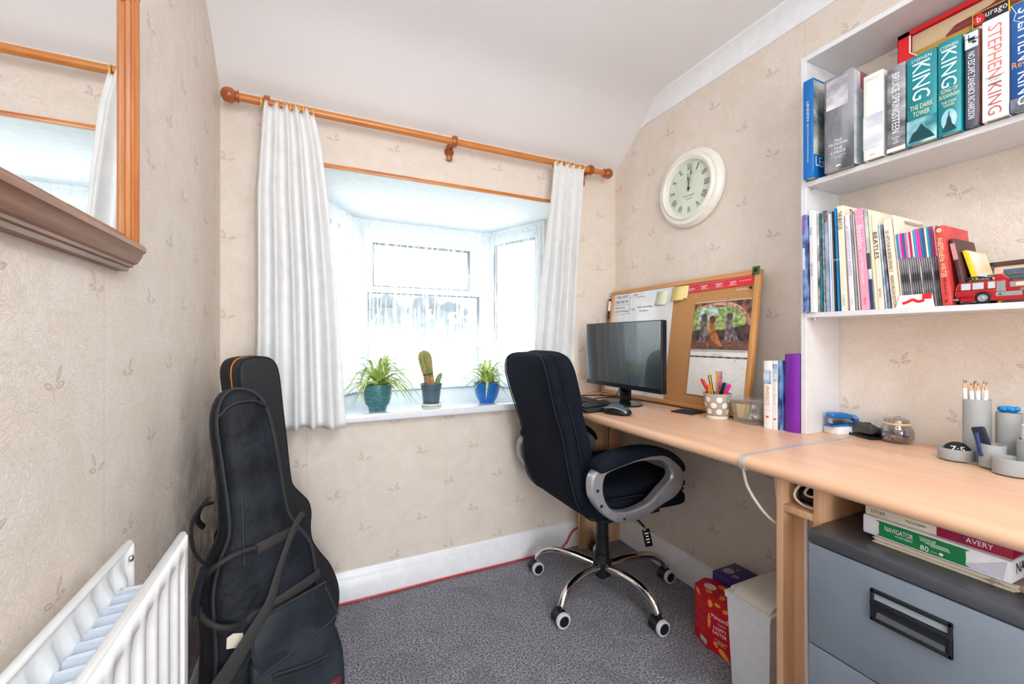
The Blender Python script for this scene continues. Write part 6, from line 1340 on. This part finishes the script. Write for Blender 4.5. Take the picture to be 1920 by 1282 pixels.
# ------------------------------------------------------------------ filing cabinet and what lies on it
FX, FY1, FY0, FZ = .880, .499, .035, .631
CABM = mat('cabinet_grey', S(112, 121, 133), .38, coat=.2, noise=(5, S(124, 133, 145), (1, 1, 1), .6)); CABT = mat('cabinet_top_grey', S(66, 68, 72), .32, metal=.1, coat=.3, noise=(6, S(76, 78, 83), (1, 1, 1), .6))
t = thing('filing_cabinet', 'grey steel two-drawer filing cabinet under the second desk', 'filing cabinet', (FX, (FY0+FY1)/2, 0)); hw = (FY1-FY0)/2
G().box((.016, -hw+.001, .02), (.495, hw-.001, FZ-.024), .001).build('carcass', CABM, t)
G().box((.0, -hw, FZ-.024), (.497, hw, FZ), .003, 2).build('top_cover', CABT, t)
G().box((.03, -hw+.01, 0), (.48, hw-.01, .02)).build('plinth', BLK, t)
for z0, z1 in ((.4095, FZ-.0265), (.208, .4065), (.024, .205)):
    dr = G().box((.001, -hw+.0015, z0), (.016, hw-.0015, z1), .0015, 2).build('drawer', CABM, t)
    zc = z0+(.5515-.4095)
    if z0 > .3 or True:
        h2 = .078; z_0 = zc-.0265 if z0 > .4 else z0+.10; z_0 = z0+.107; z_1 = z_0+.055; yb0, yb1 = -.031, .076
        yb0, yb1 = .297-.267, .394-.267+.0
        yb0 = .290-.267; yb1 = .394-.267
        g = G(); e = .0065
        g.box((-.0045, yb0-.0, z_0), (.001, yb1, z_0+e), .001); g.box((-.0045, yb0, z_1-e), (.001, yb1, z_1), .001); g.box((-.0045, yb0, z_0), (.001, yb0+e*.8, z_1), .001); g.box((-.0045, yb1-e*.8, z_0), (.001, yb1, z_1), .001)
        g.box((-.0065, yb0, z_0+.030), (.001, yb1, z_0+.036), .001); g.box((-.003, yb0, z_0), (.0005, yb1, z_0+.030))
        ho = g.build('handle', plain('handle_black', 22, 25, 30, .4), dr)
        G().prism([(yb0+.008, z_0+.007), (yb1-.008, z_0+.007), (yb1-.010, z_0+.018), (yb0+.008, z_0+.016)], (-.0034, 0, 0), (0, 1, 0), (0, 0, 1), (.0003, 0, 0)).build('grip_recess', plain('recess_grey', 88, 88, 92, .4), ho, 0)
        G().box((-.0016, yb0+.004, z_0+.037), (-.0006, yb1-.004, z_1-.006)).build('label_slot', plain('label_card_grey', 150, 160, 168, .4), ho)
zt_ = FZ+.0004
t = thing('paper_stack', 'stack of buff papers lowest on the filing cabinet', 'papers', (.935, .326, zt_), 0)
g = G(); rr = random.Random(8)
for k in range(8): o_x = rr.uniform(-.0025, .0025); o_y = rr.uniform(-.003, .003); g.box((o_x, -.086+o_y, .0013*k), (.24+o_x, .088+o_y, .0013*k+.0011))
g.build('sheets', plain('buff_paper', 222, 212, 192, .7), t, 0)
G().prism([(-.003, -.060), (.010, -.105), (.05, -.112), (.22, -.108), (.24, -.060)], (0, 0, .0005), (1, 0, 0), (0, 1, 0), (0, 0, .010), .002).build('brown_wrapper', plain('brown_wrapping', 146, 130, 116, .7, bump=(20, .8, .01)), t, 40)
t = thing('paper_ream', 'wrapped white ream of copier paper with green label, in the middle of the stack', 'paper ream', (.932, .332, zt_+.0110), math.radians(-1.5))
G().box((0, -.088, .0002), (.23, .100, .0345), .003, 2).build('wrapped_ream', plain('ream_wrapper', 232, 232, 240, .35), t)
g = G(); g.poly([(-.0006, -.084, .032), (-.0006, -.052, .015), (-.0006, -.080, .003)]); g.poly([(-.0006, -.050, .014), (-.0006, -.028, .003), (-.0006, -.076, .003)]); g.build('wrapper_folds', plain('fold_lilac', 206, 206, 222, .4), t, 0)
GRN = plain('label_green', 20, 124, 66, .35); LG_ = G(); LG_.prism(sm2([(-.036, .0040), (.070, .0040), (.0735, .007), (.0735, .028), (.070, .0310), (-.036, .0310), (-.0395, .028), (-.0395, .007)], 2), (-.0010, 0, 0), (0, 1, 0), (0, 0, 1), (.0009, 0, 0)); LG_.build('green_label', GRN, t, 0)
g = G(); text('NAVIGATOR', (-.0011, .045, .0210), R_, U_, .040, .0085, None, g=g); text('A4 500 SHEETS', (-.0011, .038, .0130), R_, U_, .024, .0035, None, g=g); text('Universal', (-.0011, .006, .0260), R_, U_, .020, .0050, None, g=g); text('80', (-.0011, .010, .0100), R_, U_, .011, .0090, None, g=g)
for k in range(3): quad(g, (-.0011, -.002-.004*k, .0215-.0022*k), R_, U_, .036-.006*k, .0008)
text('g/m2', (-.0011, -.002, .0085), R_, U_, .008, .0025, None, g=g); ell(g, (-.0011, -.011, .0090), R_, U_, .0028, .0024); g.build('label_print', WL, t, 0)
text('NAVIGATOR', (.075, -.0884, .022), (1, 0, 0), (0, 0, 1), .12, .016, BK, t)
t = thing('label_box', 'thin box of parcel labels, cream and crimson, on top of the white ream', 'label box', (.940, .330, zt_+.0458), 0)
G().box((0, .000, .0002), (.22, .100, .0225), .0008).build('cream_half', plain('label_box_cream', 218, 208, 190, .5), t); G().box((0, -.085, .0002), (.22, .0, .0225), .0008).build('crimson_half', plain('label_box_crimson', 158, 24, 66, .4), t)
text('L7165', (-.0004, .080, .009), R_, U_, .020, .006, BK, t); text('Parcel Labels', (-.0004, .026, .009), R_, U_, .026, .0045, BK, t); text('AVERY', (-.0004, -.050, .009), R_, U_, .030, .008, WL, t)
g = G(); g.poly([(-.0004, -.034, .004), (-.0004, -.026, .004), (-.0004, -.030, .014)]); g.build('triangle_mark', plain('plum_mark', 92, 40, 96, .5), t, 0)

# ------------------------------------------------------------------ boxes and bin under the desk
t = thing('waste_bin', 'slim pale grey plastic bin with a swing lid beside the desk support', 'waste bin', (1.085, .775, 0))
BN = plain('bin_grey', 236, 240, 247, .45); BL_ = plain('bin_lid_grey', 238, 237, 230, .4)
def rect(x0, x1, y0, y1, z): return [(x0, y0, z), (x1, y0, z), (x1, y1, z), (x0, y1, z)]
G().rings([rect(.014, .236, -.056, .054, .001), rect(.002, .250, -.066, .062, .252), rect(-.002, .254, -.070, .066, .254), rect(-.002, .254, -.070, .066, .264)]).build('bin_body', BN, t, 20)
g = G(); g.box((-.004, -.072, .264), (.256, .068, .272), .003)
R = []
for x, z in ((.004, .272), (.02, .283), (.05, .289), (.13, .293), (.20, .289), (.235, .282), (.252, .272)): R.append([(x, -.064, .270), (x, .044, .270), (x, .044, z), (x, -.064, z)])
g.rings(R); g.build('lid', BL_, t, 40)
G().box((.02, .046, .272), (.235, .064, .280), .003).build('lid_hinge_bar', plain('bin_lid_trim', 226, 224, 218, .4), t)
RDB = plain('easter_box_red', 206, 16, 34, .35); ORB = plain('easter_box_orange', 246, 160, 66, .4); CRB = plain('easter_box_cream', 238, 226, 220, .5)
t = thing('egg_box', 'red Easter egg box with orange egg pattern, in front of the purple ones', 'egg box', (1.195, .94, 0)); 
foot = [(-.030, .080), (-.046, .016), (-.030, -.082), (.045, -.082), (.052, .062), (.028, .090)]
G().prism(foot, (0, 0, .001), (1, 0, 0), (0, 1, 0), (0, 0, .175), .001, 1).build('carton', RDB, t, 20)
def fpt(a, b, s, z, lift=.0005):
    a = Vector((*foot[a], 0)); b = Vector((*foot[b], 0)); d = (b-a); n = Vector((d.y, -d.x, 0)).normalized(); return a+d*s+Vector((0, 0, z))+(-n if n.dot(a+d*.5) < 0 else n)*lift, d.normalized()
g = G()
def spot(a, b, s, z, w_, h_, rot=0):
    c, d = fpt(a, b, s, z); u_ = d*math.cos(rot)+Vector((0, 0, math.sin(rot))); v_ = Vector((0, 0, math.cos(rot)))-d*math.sin(rot); g.poly([c+u_*w_*math.cos(q)+v_*h_*math.sin(q)*(1-.25*math.cos(q)) for q in [2*PI*i/18 for i in range(18)]])
for s, z, w_, h_, r in ((.30, .160, .013, .008, -.7),): spot(0, 1, s, z, w_, h_, r)
for s, z, w_, h_, r in ((.10, .152, .008, .012, 0), (.34, .157, .010, .006, 0), (.06, .095, .005, .024, 0), (.28, .030, .010, .006, -1), (.55, .012, .020, .009, -.6), (.62, .150, .012, .006, .4), (.75, .120, .012, .008, 0)): spot(1, 2, s, z, w_, h_, r)
def tops(x, y, a, b_, th_=0): g.poly([(x+a*math.cos(q)*math.cos(th_)-b_*math.sin(q)*math.sin(th_), y+a*math.cos(q)*math.sin(th_)+b_*math.sin(q)*math.cos(th_), .1765) for q in [2*PI*i/18 for i in range(18)]])
tops(.028, .020, .010, .013); tops(-.028, .026, .009, .012); tops(-.022, -.020, .013, .009, .5); tops(.008, -.035, .012, .008, -.4); tops(.036, -.045, .010, .012)
g.build('egg_pattern', ORB, t, 0)
g = G(); tops(-.002, .042, .017, .021); g.build('cream_egg', CRB, t, 0)
def ftext(s, a, b, sx, z, w_, h_, m):
    c, d = fpt(a, b, sx, z, .0008); text(s, c, d, (0, 0, 1), w_, h_, m, t, lift=.0004 if d.cross(Vector((0, 0, 1))).dot(c) > 0 else -.0004)
ftext('Maltesers', 1, 2, .40, .118, .052, .014, WL); ftext('Teasers', 1, 2, .48, .100, .026, .006, WL); ftext('HAPPY\nEASTER', 1, 2, .42, .076, .046, .026, WL); ftext('WITH TWO FULL BARS\nAND A MILK\nCHOCOLATE EGG', 1, 2, .45, .042, .042, .014, WL)
g = G()
for k in range(14):
    z = .140-.0075*k
    if k in (5, 10): continue
    c, d = fpt(0, 1, .5, z); g.poly([c-d*.024, c+d*.024, c+d*.024+Vector((0, 0, .0012)), c-d*.024+Vector((0, 0, .0012))])
g.build('small_print', plain('pinkish_print', 228, 120, 124, .6), t, 0)
c, d = fpt(0, 1, .72, .018); g = G(); g.poly([c-d*.016-Vector((0, 0, .008)), c+d*.016-Vector((0, 0, .008)), c+d*.016+Vector((0, 0, .008)), c-d*.016+Vector((0, 0, .008))]); g.build('barcode_panel', WHITE, t, 0)
ftext('||||||||||||', 0, 1, .72, .018, .026, .007, BK)
PRB = plain('easter_box_purple', 52, 28, 120, .35)
t = thing('egg_box', 'deep purple Easter egg box standing against the skirting board behind the red one', 'egg box', (1.308, .977, 0))
G().box((-.058, -.042, .001), (.058, .042, .198), .001).build('carton', PRB, t); g = G(); g.poly([(-.010+.020*math.cos(q), .016+.017*math.sin(q), .1984) for q in [2*PI*i/20 for i in range(20)]]); g.build('egg_print', plain('egg_silver_print', 186, 178, 190, .5), t, 0)
g = G(); g.poly([(.022+.006*math.cos(q), .004+.005*math.sin(q), .1985) for q in [2*PI*i/12 for i in range(12)]]); g.build('gold_egg_print', plain('gold_print', 206, 170, 96, .4), t, 0)
text('HAPPY\nEASTER', (-.022, -.020, .1983), (.25, -1, 0), (1, .25, 0), .022, .018, WL, t)
t = thing('egg_box', 'second purple egg box, lower, half hidden behind the bin', 'egg box', (1.312, .889, 0))
G().box((-.052, -.042, .001), (.055, .042, .184), .001).build('carton', plain('easter_box_violet', 70, 36, 128, .35), t); g = G()
for k in range(4): g.poly([(-.03+.018*k+.006*math.cos(q), .010-.006*k+.004*math.sin(q), .1843) for q in [2*PI*i/12 for i in range(12)]])
g.build('pale_print', plain('lilac_print', 190, 170, 210, .5), t, 0)

# ------------------------------------------------------------------ unseen lamp fittings added for the fill lights set at the top
t = thing('added_fill_lamp', 'added unseen square fill lamp on the ceiling behind the photographer', 'ceiling lamp', (.50, -.45, 2.07))
G().box((-.27, -.27, -.03), (.27, .27, 0), .008).build('lamp_base', TRIMW, t)
G().box((-.26, -.26, -.085), (.26, .26, -.03), .01).build('diffuser', mat('lamp_diffuser', (.95, .95, .95), .5, emit=(1, .97, .93), es=2.0), t)
t = thing('added_pendant_lamp', 'added unseen white pendant hanging from the ceiling above the camera', 'pendant lamp', (.34, .22, 2.07))
G().lathe([(0, 0), (.045, 0), (.045, -.012), (.03, -.022), (0, -.022)]).build('ceiling_rose', TRIMW, t)
G().cyl((0, 0, -.02), (0, 0, -.16), .003, n=8).build('cord', TRIMW, t)
G().lathe([(0, -.155), (.02, -.155), (.022, -.185), (0, -.185)]).build('lamp_holder', TRIMW, t)
G().sphere((0, 0, -.215), .03).build('bulb', mat('lamp_bulb', (.95, .95, .95), .4, emit=(.9, .96, 1), es=4.0), t)
